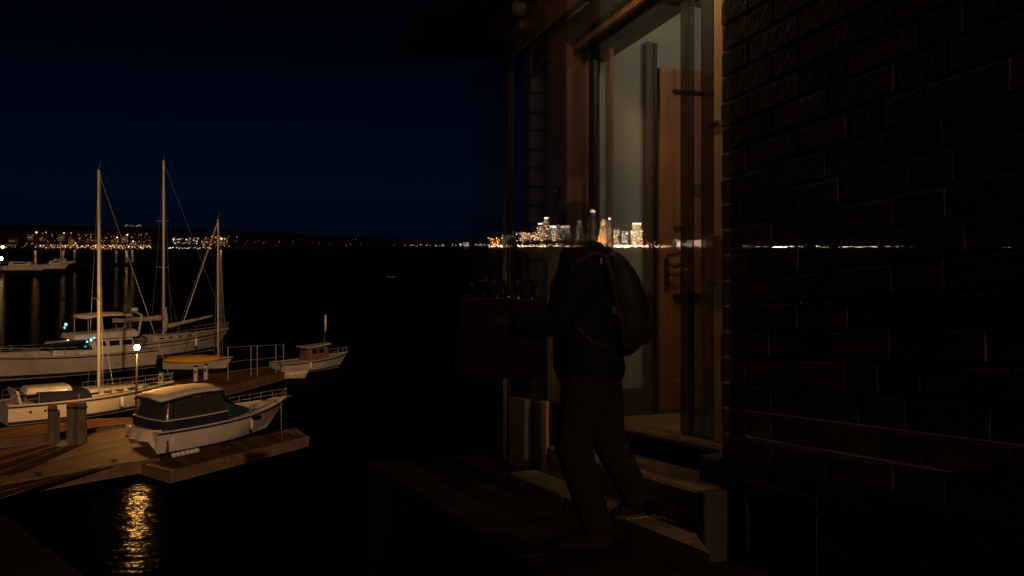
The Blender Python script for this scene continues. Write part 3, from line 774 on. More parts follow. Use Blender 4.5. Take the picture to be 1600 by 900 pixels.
# --- sailboats
def sailboat(name, loc, hd_, h_, label, mast_u, mast_top, hullm, deckm, boom=None, roof=None, extras=None, stays=(0, 1), spread=(.55,), mast_r=.075, boot=True, cov=None, cat="sailboat", deckz=0.35):
    root = empty(name, loc, hd_, label, cat)
    h_.build(root, hullm, deckm, boot=M['boot'] if boot else None)
    base = h_.deck(mast_u, 0)
    if roof:
        u0, u1, ht = roof
        house_box(h_, u0, u1, .66, .4, 0, ht, .55).build("coachroof", hullm, root)
        n = 4
        for sg in (-1, 1):
            for i in range(n):
                u = u0 + (u1 - u0) * (.16 + .2 * i); k = (u - u0) / (u1 - u0); d = h_.deck(u); y = d.y * (.66 + (.4 - .66) * k) * .94
                MB().box(-.2, .2, -.015, .015, -.055, .055, lambda x, yy, z: Vector((d.x + x, sg * (y + .03) + yy, d.z + ht * (1 - .55 * k) * .42 + z)), ch=.01).build("portlight", M['dkglass'], root)
    tp = Vector((base.x, 0, mast_top))
    MB().tube([base, base + (tp - base) * .5, tp], [mast_r, mast_r, mast_r * .8], 10).build("mast", M['alu'], root, None, True)
    MB().tube([tp, tp + Vector((.1, 0, .45))], .012, 5).build("masthead_aerial", M['wire'], root)
    for k in spread:
        p_ = base + (tp - base) * k
        MB().tube([p_ + Vector((-.1, -.85, .05)), p_, p_ + Vector((-.1, .85, .05))], .022, 6).build("spreader", M['alu'], root)
    if stays[1]: MB().tube([tp - Vector((0, 0, .15)), h_.deck(.98, 0, .1)], .016, 5).build("forestay", M['wire'], root)
    if stays[0]: MB().tube([tp - Vector((0, 0, .05)), h_.deck(.02, 0, .1)], .014, 5).build("backstay", M['wire'], root)
    for sg in (-1, 1):
        pts = [tp - Vector((0, 0, .3))]
        if spread: p_ = base + (tp - base) * spread[0]; pts.append(p_ + Vector((-.1, .85 * sg, .05)))
        pts.append(h_.deck(mast_u - .02, sg * .96))
        MB().tube(pts, .012, 5).build("shroud", M['wire'], root)
        pts = [base + (tp - base) * (spread[0] if spread else .7), h_.deck(mast_u + .05, sg * .94)]
        MB().tube(pts, .010, 5).build("lower_shroud", M['wire'], root)
    MB().tube([tp - Vector((-.1, 0, .2)), base + Vector((.16, .05, .3))], .009, 5).build("halyard", M['wire'], root)
    if boom:
        z, ln, rr_ = boom
        a_ = Vector((base.x - .12, 0, z)); b_ = Vector((base.x - ln, 0, z + .12))
        MB().tube([a_, b_], .06, 8).build("boom", M['alu'], root)
        n = 10
        pts = [a_ + (b_ - a_) * (i / n) + Vector((0, 0, .12 + .03 * math.sin(i * 1.4))) for i in range(n + 1)]
        MB().tube(pts, [rr_ * (1.25 - .75 * i / n) * (1 + .07 * math.sin(i * 2.1)) for i in range(n + 1)], 10, sq=1.2).build("sail_cover", cov or M['cover'], root, None, True)
    return root, h_
# near sloop
hA = Hull(8.7, 2.9, 1.0, 1.25, 1.2, .78, 2.0)
sa, hA = sailboat("sailboat", (-25.9, 45.6, 0), heading(.75, .66), hA, "white sailboat with navy cockpit hood and the leftmost tall mast", .53, 13.15, M['gel'], M['deck'], roof=(.42, .80, .42), spread=(.42, .68), mast_r=.085)
house_box(hA, .14, .46, .96, .80, .0, .55, .25, 6, .12).build("cockpit_hood", M['navy'], sa, smooth=True)
house_box(hA, .10, .36, .60, .55, .42, .36, .1, 5, .1).build("hood_roof", M['gel'], sa, smooth=True)
MB().box(0, .12, -.95, .95, 0, .7, lambda x, y, z: Vector((.55 + x - z * .25, y, 1.0 + z)), ch=.03).build("stern_bench", M['gel'], sa)
rail(sa, hA, .48, .985, .5, "guard_rail", 8, (.5,), close=True, r=.014)
rail(sa, hA, .02, .16, .55, "stern_rail", 3, (.5,), r=.014)
for u in (.15, .26): MB().ball(hA.side(u, .62) * 1.0 + Vector((0, 0, 0)), .07, 8, 6).build("exhaust_port", M['rub'], sa)
for u in (.12, .2): 
    v = hA.side(u, .62); MB().ball((v.x, -v.y, v.z), .07, 8, 6).build("exhaust_port", M['rub'], sa)
MB().box(-.25, .25, -.25, .25, 0, .05, lambda x, y, z: hA.deck(.86, 0, .05) + Vector((x, y, z)), ch=.02).build("deck_hatch", M['dkglass'], sa)
fender(sa, 5.4, -hA.hb(.62) - .1, .65); fender(sa, 3.2, -hA.hb(.37) - .1, .6)

# far sloop with the middle mast
hB = Hull(12.0, 3.5, 1.3, 1.75, 1.6, .7, 2.0)
sb, hB = sailboat("sailboat", (-32.2, 69.6, 0), heading(.60, .80), hB, "larger white sailboat behind the lamp with the middle mast and cream sail cover", .47, 16.1, M['gel_old'], M['gel_old'], boom=(2.95, 4.4, .17), roof=(.34, .72, .5), spread=(.40, .66), mast_r=.10)
# staysail bundle on its own boom forward of the mast
a_ = hB.deck(.50, 0, 1.0); b_ = hB.deck(.86, 0, 1.35)
MB().tube([a_ + (b_ - a_) * i / 8 for i in range(9)], [.16 * (1.2 - .08 * i) * (1 + .06 * math.sin(i * 2)) for i in range(9)], 10).build("staysail_cover", M['cover'], sb, None, True)
MB().tube([hB.deck(.475, 0, .6), hB.deck(.49, 0, 1.5), hB.deck(.485, 0, 2.6)], [.22, .17, .08], 8).build("furled_sail", M['cover'], sb, None, True)
rail(sb, hB, .5, .985, .55, "guard_rail", 8, (.5,), close=True, r=.016)
MB().tube([(v.x, -v.y - .01, v.z) for v in (hB.side(i / 20, .70) for i in range(21))], .03, 5).build("sheer_stripe", M['boot'], sb)
fender(sb, 7.6, -hB.hb(.63) - .12, 1.0, .13, .7)

# small sailboat with third mast and yellow cover
hC = Hull(4.9, 1.9, .62, .8, .5, .75, 2.0)
sc, hC = sailboat("small_sailboat", (-25.6, 66.3, 0), heading(1, .02), hC, "small sailboat under a yellow tarpaulin with the third, shortest mast", .78, 11.0, M['gel_old'], M['deck'], spread=(), mast_r=.06, stays=(1, 0), boot=False)
rings = []
for i in range(11):
    k = i / 10; u = .02 + .80 * k; d = hC.deck(u); hh = .30 * math.sin(math.pi * (.12 + .76 * k)) + .02 * math.sin(i * 2.2)
    rings.append([Vector((d.x, -d.y * 1.06, d.z - .12)), Vector((d.x, -d.y * 1.04, d.z + .08)), Vector((d.x, -d.y * .5, d.z + .08 + hh * .75)), Vector((d.x, 0, d.z + .08 + hh)), Vector((d.x, d.y * .5, d.z + .08 + hh * .75)), Vector((d.x, d.y * 1.04, d.z + .08)), Vector((d.x, d.y * 1.06, d.z - .12)), Vector((d.x, 0, d.z - .02))])
MB().loft(rings).build("tarpaulin", M['yellow'], sc, smooth=True)
tpC = Vector((hC.deck(.78).x, 0, 10.85)); 
pt_ = P(286, 505, 66.0); loc = Matrix.Rotation(-heading(1, .02), 3, 'Z') @ (pt_ - Vector((-25.6, 66.3, 0)))
MB().tube([tpC, loc], .03, 5).build("furled_jib", M['alu'], sc)
pt_ = P(352, 520, 66.5); loc = Matrix.Rotation(-heading(1, .02), 3, 'Z') @ (pt_ - Vector((-25.6, 66.3, 0)))
MB().tube([tpC, loc], .02, 5).build("headstay", M['wire'], sc)

# --- flybridge motor yacht
my = empty("motor_yacht", (-27.6, 67.6, 0), heading(-.66, -.75), "flybridge motor yacht with cyan cockpit lights and a white canopy", "motor yacht")
hM = Hull(11.6, 3.6, 1.35, 1.75, 1.5, .92, 2.2)
hM.build(my, M['gel_old'], M['gel_old'], boot=M['boot'])
house_box(hM, .12, .62, .82, .66, 0, 1.15, .25, 6, .2).build("deckhouse", M['gel'], my)
for sg in (-1, 1):
    for u in (.18, .26, .34):
        d = hM.deck(u); MB().box(-.36, .36, -.02, .02, 0, .34, lambda x, y, z: Vector((d.x + x, sg * (d.y * (.82 - .32 * (u - .12)) - .02 - .16 * z) + y, d.z + .55 + z)), ch=.01).build("side_window", M['dkglass'], my)
house_box(hM, .40, .66, .84, .66, .40, .55, .55, 6, .15).build("wheelhouse_window", M['dkglass'], my)
house_box(hM, .62, .90, .6, .3, 0, .45, .6, 6).build("foredeck_trunk", M['gel_old'], my)
house_box(hM, .10, .50, .76, .7, 1.05, .55, .3, 6, .1).build("flybridge", M['gel'], my)
rings = []
for i in range(7):
    k = i / 6; x = 1.6 + 3.4 * k; zc = 4.02 + .12 * math.sin(math.pi * k)
    rings.append([Vector((x, -1.25, zc - .08)), Vector((x, -.7, zc + .08)), Vector((x, .7, zc + .08)), Vector((x, 1.25, zc - .08)), Vector((x, 1.2, zc - .14)), Vector((x, -1.2, zc - .14))])
MB().loft(rings).build("canopy", M['canvas'], my, smooth=True)
for x in (1.75, 4.8):
    for sg in (-1, 1): MB().tube([(x, sg * 1.15, 2.75), (x, sg * 1.15, 3.9)], .03, 6).build("canopy_pole", M['steel'], my)
MB().tube([(1.2, -1.2, 2.5), (.9, -1.15, 3.9), (.9, 0, 4.15), (.9, 1.15, 3.9), (1.2, 1.2, 2.5)], .08, 8).build("radar_arch", M['gel'], my, None, True)
MB().tube([(.9, 0, 4.2), (.9, 0, 4.42)], [.28, .24], 12).build("radar_dome", M['fender'], my)
rail(my, hM, .5, .985, .6, "bow_rail", 8, (.5,), close=True, r=.018)
cy = emis("cyan_cockpit_glow", (.10, .8, .65), 3, True); cyb = emis("pale_cyan_glow", (.3, 1, .95), 6, True)
pI = Matrix.Rotation(-heading(-.66, -.75), 3, 'Z')
def in_my(x, y, Y): return pI @ (P(x, y, Y) - Vector((-27.6, 67.6, 0)))
for (x, y, Y, r_, mm) in ((103, 507, 61.6, .075, cyb), (142, 531, 62.6, .075, cyb), (147, 528, 62.8, .06, cy), (136, 534, 62.2, .06, cy), (101, 512, 61.5, .06, cy)):
    c = in_my(x, y, Y)
    MB().ball(c, r_, 10, 7, sc=(1, 1, 1.15)).build("cockpit_light", mm, my, None, True)
MB().tube([in_my(60, 541, 60.5), in_my(150, 532, 64.0)], .12, 6).build("navy_dodger", M['navy'], my)

# --- small cabin boat at the pier end
hS = Hull(6.0, 2.1, .75, 1.05, .8, .8, 2.1)
o_ = G(428, 585, 0)
sm = empty("cabin_boat", (-16.7, 63.2, 0), heading(.72, .69), "small white cabin boat with a short white mast at the end of the pier", "boat")
hS.build(sm, M['gel_old'], M['deck'], boot=M['boot'])
house_box(hS, .38, .70, .72, .5, 0, .95, .15, 5, .08).build("cabin", mat("rust_cabin_paint", (.22, .11, .075), .7, (.15, .08, .055), 4), sm)
house_box(hS, .35, .72, .80, .55, .95, .09, 0, 5, .02).build("cabin_roof", M['gel_old'], sm)
for sg in (-1, 1):
    for u in (.46, .56): 
        d = hS.deck(u); MB().box(-.2, .2, -.02, .02, 0, .3, lambda x, y, z: Vector((d.x + x, sg * (d.y * .66) + y, d.z + .5 + z)), ch=.01).build("cabin_window", M['dkglass'], sm)
b_ = hS.deck(.66, 0, 1.0)
MB().tube([b_, b_ + Vector((.1, 0, .8)), b_ + Vector((.14, 0, 2.2))], [.07, .05, .05], 8).build("mast", M['rub'], sm)
MB().tube([b_ + Vector((.12, 0, .9)), b_ + Vector((.14, 0, 2.1))], .085, 8).build("rolled_flag", M['fender'], sm, None, True)
rail(sm, hS, .72, .985, .4, "bow_rail", 4, (), close=True)
fender(sm, 2.2, -hS.hb(.37) - .08, .5, .1, .5)

# --- dinghies
def dinghy(loc, rz, label, hm, L_=2.7, B_=1.3):
    d = empty("dinghy", loc, rz, label, "dinghy")
    hh = Hull(L_, B_, .42, .55, .3, .8, 2.2, .15)
    us = [i / 12 for i in range(13)]; rings = []
    for u in us:
        o1 = [hh.side(u, k) for k in (1, .6, .2, 0)]; bt = [Vector((o1[-1].x, .01, -.12))]
        inn = [Vector((o1[-1].x, .01, -.05)), Vector((o1[-1].x, max(o1[-1].y - .06, .005), .08)), Vector((o1[0].x, max(o1[0].y - .05, .008), o1[0].z))]
        half = o1 + bt
        rings.append(half + [Vector((v.x, -v.y, v.z)) for v in reversed(o1)] + [Vector((v.x, -v.y, v.z)) for v in reversed(inn)] + inn)
    MB().loft(rings).build("shell", hm, d, smooth=True)
    for u in (.3, .65):
        w_ = hh.hb(u) * .9; MB().box(-.12, .12, -w_, w_, 0, .03, lambda x, y, z: Vector((L_ * u + x, y, .28 + z))).build("thwart", M['plank'], d)
    return d
p_ = G(422, 590, 0); dinghy((p_.x, p_.y - .2, 0), heading(1, .05), "small pale dinghy tied beside the pier before the cabin boat", M['gel'])
p_ = G(14, 650, 0); dinghy((p_.x - 1.4, p_.y, 0), heading(.5, .8), "dark rubber dinghy at the left edge by the near sailboat", M['rubber'], 3.2, 1.6)
p_ = G(604, 434, 0); dinghy((p_.x, p_.y, 0), heading(1, .3), "lone dark dinghy far out on the open water", M['plank'], 3.0, 1.4)

# --- far moored boats at the left edge
def far_boat(x, y, ln, bm_, rz, label, mast=0):
    p_ = G(x, y, 0); r_ = empty("moored_boat", p_, rz, label, "boat", "boats moored far off at the left")
    hh = Hull(ln, bm_, 1.6, 2.3, 1.6, .9, 2.2); hh.build(r_, M['gel_old'], M['gel_old'], n=14)
    house_box(hh, .2, .66, .8, .6, 0, 1.7, .3, 5, .2).build("cabin", M['gel_old'], r_)
    house_box(hh, .3, .6, .82, .64, .7, .5, .1, 5, .1).build("window_band", M['dkglass'], r_)
    if mast: MB().tube([hh.deck(.45, 0, 1.5), hh.deck(.45, 0, mast)], .12, 6).build("mast", M['alu'], r_)
far_boat(2, 422, 17, 4.6, .05, "long pale motor yacht moored far off at the left edge")
far_boat(70, 420, 9, 3.2, .3, "small pale boat moored beyond the long far yacht", 0)
far_boat(78, 415, 12, 3.6, -.1, "far moored boat with a thin mast behind the small one", 10)
pl = P(1, 404, 270.0); root = empty("far_jetty_lamp", Vector((pl.x, pl.y, 0)), 0, "bright amber jetty lamp at the far left edge above its orange reflection", "lamp post")
MB().tube([Vector((pl.x, pl.y, 0)), pl], .12, 6).build("post", M['pole'], root, root.location)
MB().ball(pl, .55, 12, 8).build("globe", emis("jetty_lamp_glow", (1, .62, .25), 75, True), root, root.location, True)
pl = P(4, 386, 330.0); root = empty("far_jetty_lamp", Vector((pl.x, pl.y, 0)), 0, "warm jetty lamp higher up at the far left edge", "lamp post")
MB().tube([Vector((pl.x, pl.y, 0)), pl], .12, 6).build("post", M['pole'], root, root.location)
MB().ball(pl, .5, 12, 8).build("globe", emis("jetty_lamp_glow", (1, .7, .35), 12, True), root, root.location, True)
# mooring lines
def line(p_, q_, label, sag=.25):
    p_, q_ = Vector(p_), Vector(q_)
    pts = [p_ + (q_ - p_) * i / 10 - Vector((0, 0, sag * math.sin(math.pi * i / 10))) for i in range(11)]
    tag(MB().tube(pts, .02, 5).build("mooring_line", M['rope'], None, p_), label, "rope")
bpy.context.view_layer.update()
def wp(root_, v): return root_.matrix_world @ Vector(v)
line(wp(cr, (0.1, 1.25, .95)), G(206, 690, .56), "mooring line from the cruiser stern to the near dock", .15)
line(wp(cr, (7.1, -.5, 1.3)), G(440, 688, .5), "mooring line from the cruiser bow to the finger dock", .2)
line(wp(sa, (8.3, -.2, 1.25)), G(290, 603, .56), "mooring line from the near sailboat bow to the pier", .2)
line(wp(sm, (.2, -.9, .8)), G(424, 580, .56), "mooring line from the small cabin boat to the pier end", .1)

for o_ in list(bpy.data.objects):
    if o_.type == 'MESH' and o_.name.split(".")[0] in ("coachroof", "deckhouse", "flybridge", "hood_roof", "foredeck_trunk", "cabin", "cockpit_hood"):
        bv = o_.modifiers.new("bevel", 'BEVEL'); bv.width = .09; bv.segments = 3; bv.limit_method = 'ANGLE'; bv.angle_limit = R(25)
        for p_ in o_.data.polygons: p_.use_smooth = True
# ------------------------------------------------------------------ the lane and quay
lane = [(7.7, 6.0), (7.7, 1.5), (3.0, 1.5), (3.2, .1), (4.77, -.44), (6.9, -1.16), (9.4, -2.2), (9.4, -7), (-4, -7), (-4, 6.0)]
pts = [L(a, b_, 0) for a, b_ in lane]
mb = MB(); n = len(pts)
mb.add(pts, [tuple(range(n))])
ob = mb.build("lane", M['lane'])
if ob.data.polygons[0].normal.z < 0: ob.data.flip_normals()
tag(ob, kind="structure")
bm = bmesh.new(); bm.from_mesh(ob.data); bmesh.ops.triangulate(bm, faces=bm.faces[:]); bm.to_mesh(ob.data); bm.free()
mb = MB()
for i in range(n):
    p_, q_ = pts[i], pts[(i + 1) % n]
    dn = Vector((0, 0, .004))
    mb.add([p_ - dn, q_ - dn, Vector((q_.x, q_.y, -3)), Vector((p_.x, p_.y, -3))], [(0, 1, 2, 3)])
tag(mb.build("quay_wall", M['stone'], None, pts[0]), "dark stone quay wall dropping from the lane into the water", "wall")
root = empty("kerb", L(7.7, 1.5, 0), 0, "row of dark kerb stones along the outer edge of the lane", "kerb")
o = root.location
a_ = 7.7
while a_ > 3.1:
    l_ = .62
    MB().box(a_ - l_ + .008, a_ - .008, 1.505, 1.64, -.02, .04, L, ch=.012).build("kerb_stone", M['kerb'], root, o); a_ -= l_
# ------------------------------------------------------------------ the brick house with the open doorway
HR = L(3.7, 2.43, 0)
house = empty("brick_house", HR, 0, "dark brick house with a lit open doorway and stone steps on the lane", "house")
BW, AE = 2.43, 3.70
wall = MB()
VA0, VA1, VH0, VH1 = 3.05, 3.47, .085, .33
PH = .47
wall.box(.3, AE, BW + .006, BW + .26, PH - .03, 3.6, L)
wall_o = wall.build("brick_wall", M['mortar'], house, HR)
wall_o["label"] = "dark brick wall right of the doorway"
# bricks in staggered courses; alike bricks share mesh data
CH, JT = .122, .013
sizes = {}
def brick_mesh(ln, var):
    key = (round(ln, 3), var)
    if key in sizes: return sizes[key]
    rnd = random.Random(var * 31 + int(ln * 1000)); mb = MB()
    c = .006
    j = lambda: rnd.uniform(-.004, .004)
    a0, a1, h0, h1 = 0, ln, 0, CH - JT
    front = [(a0 + c + j(), 0, h0 + c + j()), (a1 - c + j(), 0 + j() * .5, h0 + c + j()), (a1 - c + j(), j() * .5, h1 - c + j()), (a0 + c + j(), 0, h1 - c + j())]
    mid = [(a0, .008, h0), (a1, .008, h0), (a1, .008, h1), (a0, .008, h1)]
    back = [(a0, .03, h0), (a1, .03, h0), (a1, .03, h1), (a0, .03, h1)]
    mb.loft([[LD(*v) for v in front], [LD(*v) for v in mid], [LD(*v) for v in back]])
    me = bpy.data.meshes.new("brick"); me.from_pydata([tuple(v) for v in mb.v], [], mb.f)
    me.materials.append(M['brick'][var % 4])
    bm = bmesh.new(); bm.from_mesh(me); bmesh.ops.recalc_face_normals(bm, faces=bm.faces[:]); bm.to_mesh(me); bm.free()
    sizes[key] = me
    return me
rnd = random.Random(21); row = 0; hh = PH + .006
while hh < 2.95:
    a_ = AE + rnd.uniform(-.012, .012); first = True
    seq = [.36, .36, .36, .24] if row % 2 == 0 else [.20, .36, .30, .36]
    i = rnd.randrange(2) * 2 if False else 0
    while a_ > 1.62:
        ln = seq[i % 4] if not first else (.40 if row % 2 == 0 else .22); first = False; i += 1
        if rnd.random() < .12: ln = .18
        vis_a = a_ - ln
        # leave out what stands above the picture
        b_ = bpy.data.objects.new("brick", brick_mesh(ln - JT, rnd.choice((0, 0, 1, 1, 2, 3, 4, 5, 6, 7))))
        pos = L(a_ - ln + JT, BW + .001 - rnd.uniform(.000, .004), hh)
        Yp = pos.y; ypix = HY + (CAMZ - pos.z) / Yp * F; xpix = CX + pos.x / Yp * F
        if ypix > -40 and xpix < 1760:
            b_.location = pos - HR; b_.parent = wall_o; COL.objects.link(b_)
        a_ -= ln
    row += 1; hh += CH
# end face bricks: quoin edges catching the hall light
# rendered plinth round the vent
pl = MB()
pl.box(.3, VA0, BW - .004, BW + .26, -.05, PH + .002, L).box(VA1, AE + .004, BW - .004, BW + .26, -.05, PH + .002, L)
pl.box(VA0, VA1, BW - .004, BW + .26, VH1, PH + .002, L).box(VA0, VA1, BW - .004, BW + .26, -.05, VH0, L)
plo = pl.build("plinth", M['plinth'], house, HR)
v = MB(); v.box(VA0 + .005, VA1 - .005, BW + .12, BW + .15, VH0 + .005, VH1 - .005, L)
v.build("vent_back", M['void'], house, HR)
vf = MB()
for (x0, x1, z0, z1) in ((VA0 - .06, VA1 + .06, VH1, VH1 + .075), (VA0 - .06, VA0, VH0 - .02, VH1 - .002), (VA1, VA1 + .06, VH0 - .02, VH1 - .002)):
    vf.box(x0, x1, BW - .008, BW + .08, z0, z1, L, ch=.012)
vf.build("vent_surround", M['plinth'], house, HR)

# steps
def slabs(name, cuts, b0, b1, h0, h1, mt, nose=0):
    for i in range(len(cuts) - 1):
        mb = MB(); mb.box(cuts[i] + .004, cuts[i + 1] - .004, b0, b1, h0, h1, L, ch=.014); mb.build(name, mt, house, HR)
slabs("stone_step", [4.15, 4.95, 5.92], 2.15, 2.355, -.03, .12, M['step'])
MB().loft([[L(a_, b_, h_) for a_, b_ in ((3.36, 2.15), (4.146, 2.15), (4.146, 2.355), (3.86, 2.357))] for h_ in (-.03, .12)]).build("stone_step", M['step'], house, HR)
slabs("stone_step", [3.72, 4.45, 5.2, 5.75], 2.36, 2.74, -.03, .305, M['step'])
slabs("sill_riser", [3.72, 4.55, 5.75], 2.70, 2.8, .3, .425, M['wood_rd'] if False else M['kerb'])
slabs("door_sill", [4.05, 5.0, 6.0], 2.66, 2.86, .425, .468, M['step'])
MB().box(3.70, 4.03, 2.45, 2.84, .12, .30, L, ch=.01).build("pier_block", M['pier'], house, HR)
MB().box(3.62, 3.69, on_a(1101, 3.62), BW - .014, -.03, .33, L, ch=.008).build("pier_block", M['pier'], house, HR)
MB().box(3.70, 4.05, 2.52, 2.84, .303, .44, L, ch=.012).build("pier_cap", M['pier'], house, HR)

# entrance frame (plane b = 2.75)
EB = 2.75
FL = .462
def xa(x, b_=EB): return on_b(x, b_)
fr = MB()
def post(name, x0, x1, h0, h1, b0, b1, mt, bpl=EB, ch=.008):
    a0, a1 = sorted((xa(x0, bpl), xa(x1, bpl)))
    return MB().box(a0, a1, b0, b1, h0, h1, L, ch=ch).build(name, mt, house, HR)
post("door_jamb", 1118, 1137, .47, 3.5, 2.735, 2.87, M['wood_lt'])
post("door_stop", 1112, 1118, .47, 3.0, 2.76, 2.85, M['wood_dk'])
post("door_jamb", 910, 922, .47, 3.03, 2.72, 2.78, M['wood'])
post("jamb_bead", 922, 930, .47, 3.03, 2.735, 2.775, M['wood_dk'])
post("mullion", 948, 957, .47, 3.03, 2.735, 2.765, M['wood'])
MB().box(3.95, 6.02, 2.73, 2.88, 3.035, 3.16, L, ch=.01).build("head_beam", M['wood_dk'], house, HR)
MB().box(3.95, 6.3, 2.64, 2.726, 3.10, 3.17, L, ch=.012).build("head_moulding", M['wood'], house, HR)
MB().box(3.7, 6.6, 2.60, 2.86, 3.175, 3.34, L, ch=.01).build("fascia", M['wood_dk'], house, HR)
MB().box(3.7, 6.8, 2.52, 2.597, 3.345, 3.6, L, ch=.01).build("fascia", M['wood'], house, HR)
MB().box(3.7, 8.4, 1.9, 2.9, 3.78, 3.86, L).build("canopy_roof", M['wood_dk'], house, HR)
# sidelight glass
MB().box(xa(948), xa(930), 2.785, 2.791, .48, 3.03, L).build("sidelight_glass", M['pane'], house, HR)
MB().box(xa(948) - .0, xa(930), 2.76, 2.82, .47, .72, L, ch=.006).build("sidelight_panel", M['wood'], house, HR)
# glazed door leaf standing shut beside the opening
dl0, dl1 = xa(1112), xa(1060)
gd = empty("glazed_door", L(dl0, 2.76, .47), 0); gd.parent = house; gd.location = L(dl0, 2.76, .47) - HR
gd["label"] = "narrow glazed door leaf nearest the brick wall"
go = L(dl0, 2.76, .47)
def leaf(name, a0, a1, h0, h1, mt, b0=2.76, b1=2.805, ch=.006): return MB().box(a0, a1, b0, b1, h0, h1, L, ch=ch).build(name, mt, gd, go)
leaf("door_stile", dl0, xa(1092), .475, 3.03, M['wood_dk'])
leaf("door_stile", xa(1073), dl1, .475, 3.03, M['wood_dk'])
leaf("bottom_rail", xa(1092), xa(1073), .475, .62, M['wood_dk'], 2.765, 2.80)
leaf("door_glass", xa(1092), xa(1073), .62, 3.03, M['pane'], 2.78, 2.786, 0)
hk = lambda x, y: h_b(x, y, 2.74)
MB().ball(L(xa(1067), 2.715, hk(1060, 358)), .028, 12, 8).tube([L(xa(1067), 2.715, hk(1060, 358)), L(xa(1067), 2.765, hk(1060, 358))], .012, 8).build("door_knob", M['black'], gd, go, True)
MB().tube([L(xa(1064), 2.74, hk(1064, 395)), L(xa(1056), 2.70, hk(1060, 398)), L(xa(1054), 2.69, hk(1060, 408)), L(xa(1060), 2.72, hk(1060, 416)), L(xa(1066), 2.75, hk(1066, 412))], .013, 8).build("pull_ring", M['black'], gd, go, True)
MB().box(xa(1074), xa(1068), 2.75, 2.76, hk(1070, 436), hk(1070, 420), L, ch=.003).build("key_plate", M['brass'], gd, go)
# hall beyond: far wall facing the street side, with the inner oak door
AW = 5.86
hb_ = lambda x: on_a(x, AW)
MB().box(AW, AW + .1, 2.83, 3.95, FL, 3.5, L).build("hall_wall", M['cream'], house, HR)
MB().box(AW - .03, AW - .003, 2.88, hb_(1003) - .005, FL + .003, h_a(980, 606, AW), L, ch=.006).build("skirting", M['wood'], house, HR)
MB().box(AW - .06, AW - .003, hb_(1003), hb_(1016), FL + .003, h_a(1003, 68, AW), L, ch=.008).build("door_post", M['wood'], house, HR)
MB().box(AW - .045, AW - .003, hb_(1016) + .002, hb_(1023), FL + .003, h_a(1003, 68, AW), L, ch=.006).build("door_post", M['wood_dk'], house, HR)
MB().box(2.9, AW + .1, 2.87, 3.95, FL - .06, FL, L).build("hall_floor", M['floor'], house, HR)
idr = empty("inner_door", L(AW, hb_(1024), FL), 0); idr.parent = house; io = L(AW, hb_(1024), FL); idr.location = io - HR
idr["label"] = "red-brown panelled inner door standing in the lit hall"
b0, b1 = hb_(1024), hb_(1024) + .64; dt = h_a(1024, 104, AW) - .02; db = FL + .025
def ileaf(name, q0, q1, h0, h1, a0=AW - .07, a1=AW - .012, mt=None, ch=.006):
    return MB().box(a0, a1, q0, q1, h0, h1, L, ch=ch).build(name, mt or M['wood_rd'], idr, io)
hm = h_a(1045, 456, AW); ht_ = h_a(1040, 135, AW)
ileaf("stile", b0, b0 + .12, db, dt); ileaf("stile", b1 - .12, b1, db, dt)
ileaf("rail", b0 + .121, b1 - .121, dt - .16, dt - .002); ileaf("rail", b0 + .121, b1 - .121, hm - .02, hm + .22); ileaf("rail", b0 + .121, b1 - .121, db, db + .22)
ileaf("door_panel", b0 + .12, b1 - .12, db + .2, hm, AW - .045, AW - .02); ileaf("door_panel", b0 + .12, b1 - .12, hm + .2, dt - .14, AW - .045, AW - .02)
ileaf("panel_moulding", b0 + .10, b1 - .12, dt - .185, dt - .163, AW - .085, AW - .05, M['wood_dk']); ileaf("panel_moulding", b0 + .10, b1 - .12, hm - .045, hm - .022, AW - .085, AW - .05, M['wood_dk'])
hz = h_a(1045, 430, AW)
MB().tube([L(AW - .09, b0 + .05, hz), L(AW - .13, b0 + .06, hz), L(AW - .13, b0 + .19, hz - .01)], [.014, .014, .016], 8).build("lever_handle", M['black'], idr, io, True)
MB().box(AW - .085, AW - .07, b0 + .03, b0 + .07, hz - .12, hz + .12, L, ch=.004).build("lever_plate", M['black'], idr, io)
MB().box(AW - .013, AW + .0, b0 + .26, b0 + .48, hz - .03, hz + .02, L, ch=.003).build("letter_box", M['brass'], idr, io)
# hall ceiling, inner return wall behind the brick, back wall
MB().box(3.4, AW + .1, 2.89, 3.95, 3.52, 3.6, L).build("hall_ceiling", M['cream'], house, HR)
# the rest of the house: gable end towards the camera, rear wall and upper floor
MB().box(.3, .5, 2.70, 6.2, -.05, 3.615, L).build("gable_wall", M['plinth'], house, HR)
MB().box(.3, 6.0, 2.70, 6.2, 3.62, 3.76, L).build("upper_floor", M['wood_dk'], house, HR)
MB().box(.3, 5.9, 2.445, 2.69, 3.605, 3.76, L).build("upper_wall", M['plinth'], house, HR)
# left part of the porch
LB = 2.6
MB().box(6.05, 8.35, LB + .06, LB + .3, -3, 3.6, L).build("porch_wall", M['wallob'], house, HR)
post("porch_post", 855, 885, .0, 3.5, LB, LB + .2, M['wood'], LB)
post("post_plinth", 850, 859, .0, h_b(855, 626, LB), LB - .03, LB - .002, M['wood_lt'], LB)
post("plinth_panel", 834, 848, .0, h_b(840, 628, LB), LB - .0, LB + .058, M['panel_lt'], LB)
post("plinth_panel", 806, 830, .0, h_b(815, 621, LB), LB - .06, LB - .004, M['panel_lt'], LB)
post("porch_post", 789, 796, .0, 3.5, LB - .02, LB + .058, M['wood_dk'], LB)
a0, a1 = xa(828, LB), xa(815, LB); hz = .0; i = 0
while hz < 3.45:
    dh = .15 + .012 * math.sin(i * 2.7); i += 1
    MB().box(a0 + .004 * math.sin(i * 5), a1, LB + .002 + .005 * math.sin(i * 3.1), LB + .2, hz + .004, min(hz + dh - .004, 3.46), L, ch=.012).build("pilaster_stone", M['pilblk'], house, HR); hz += dh
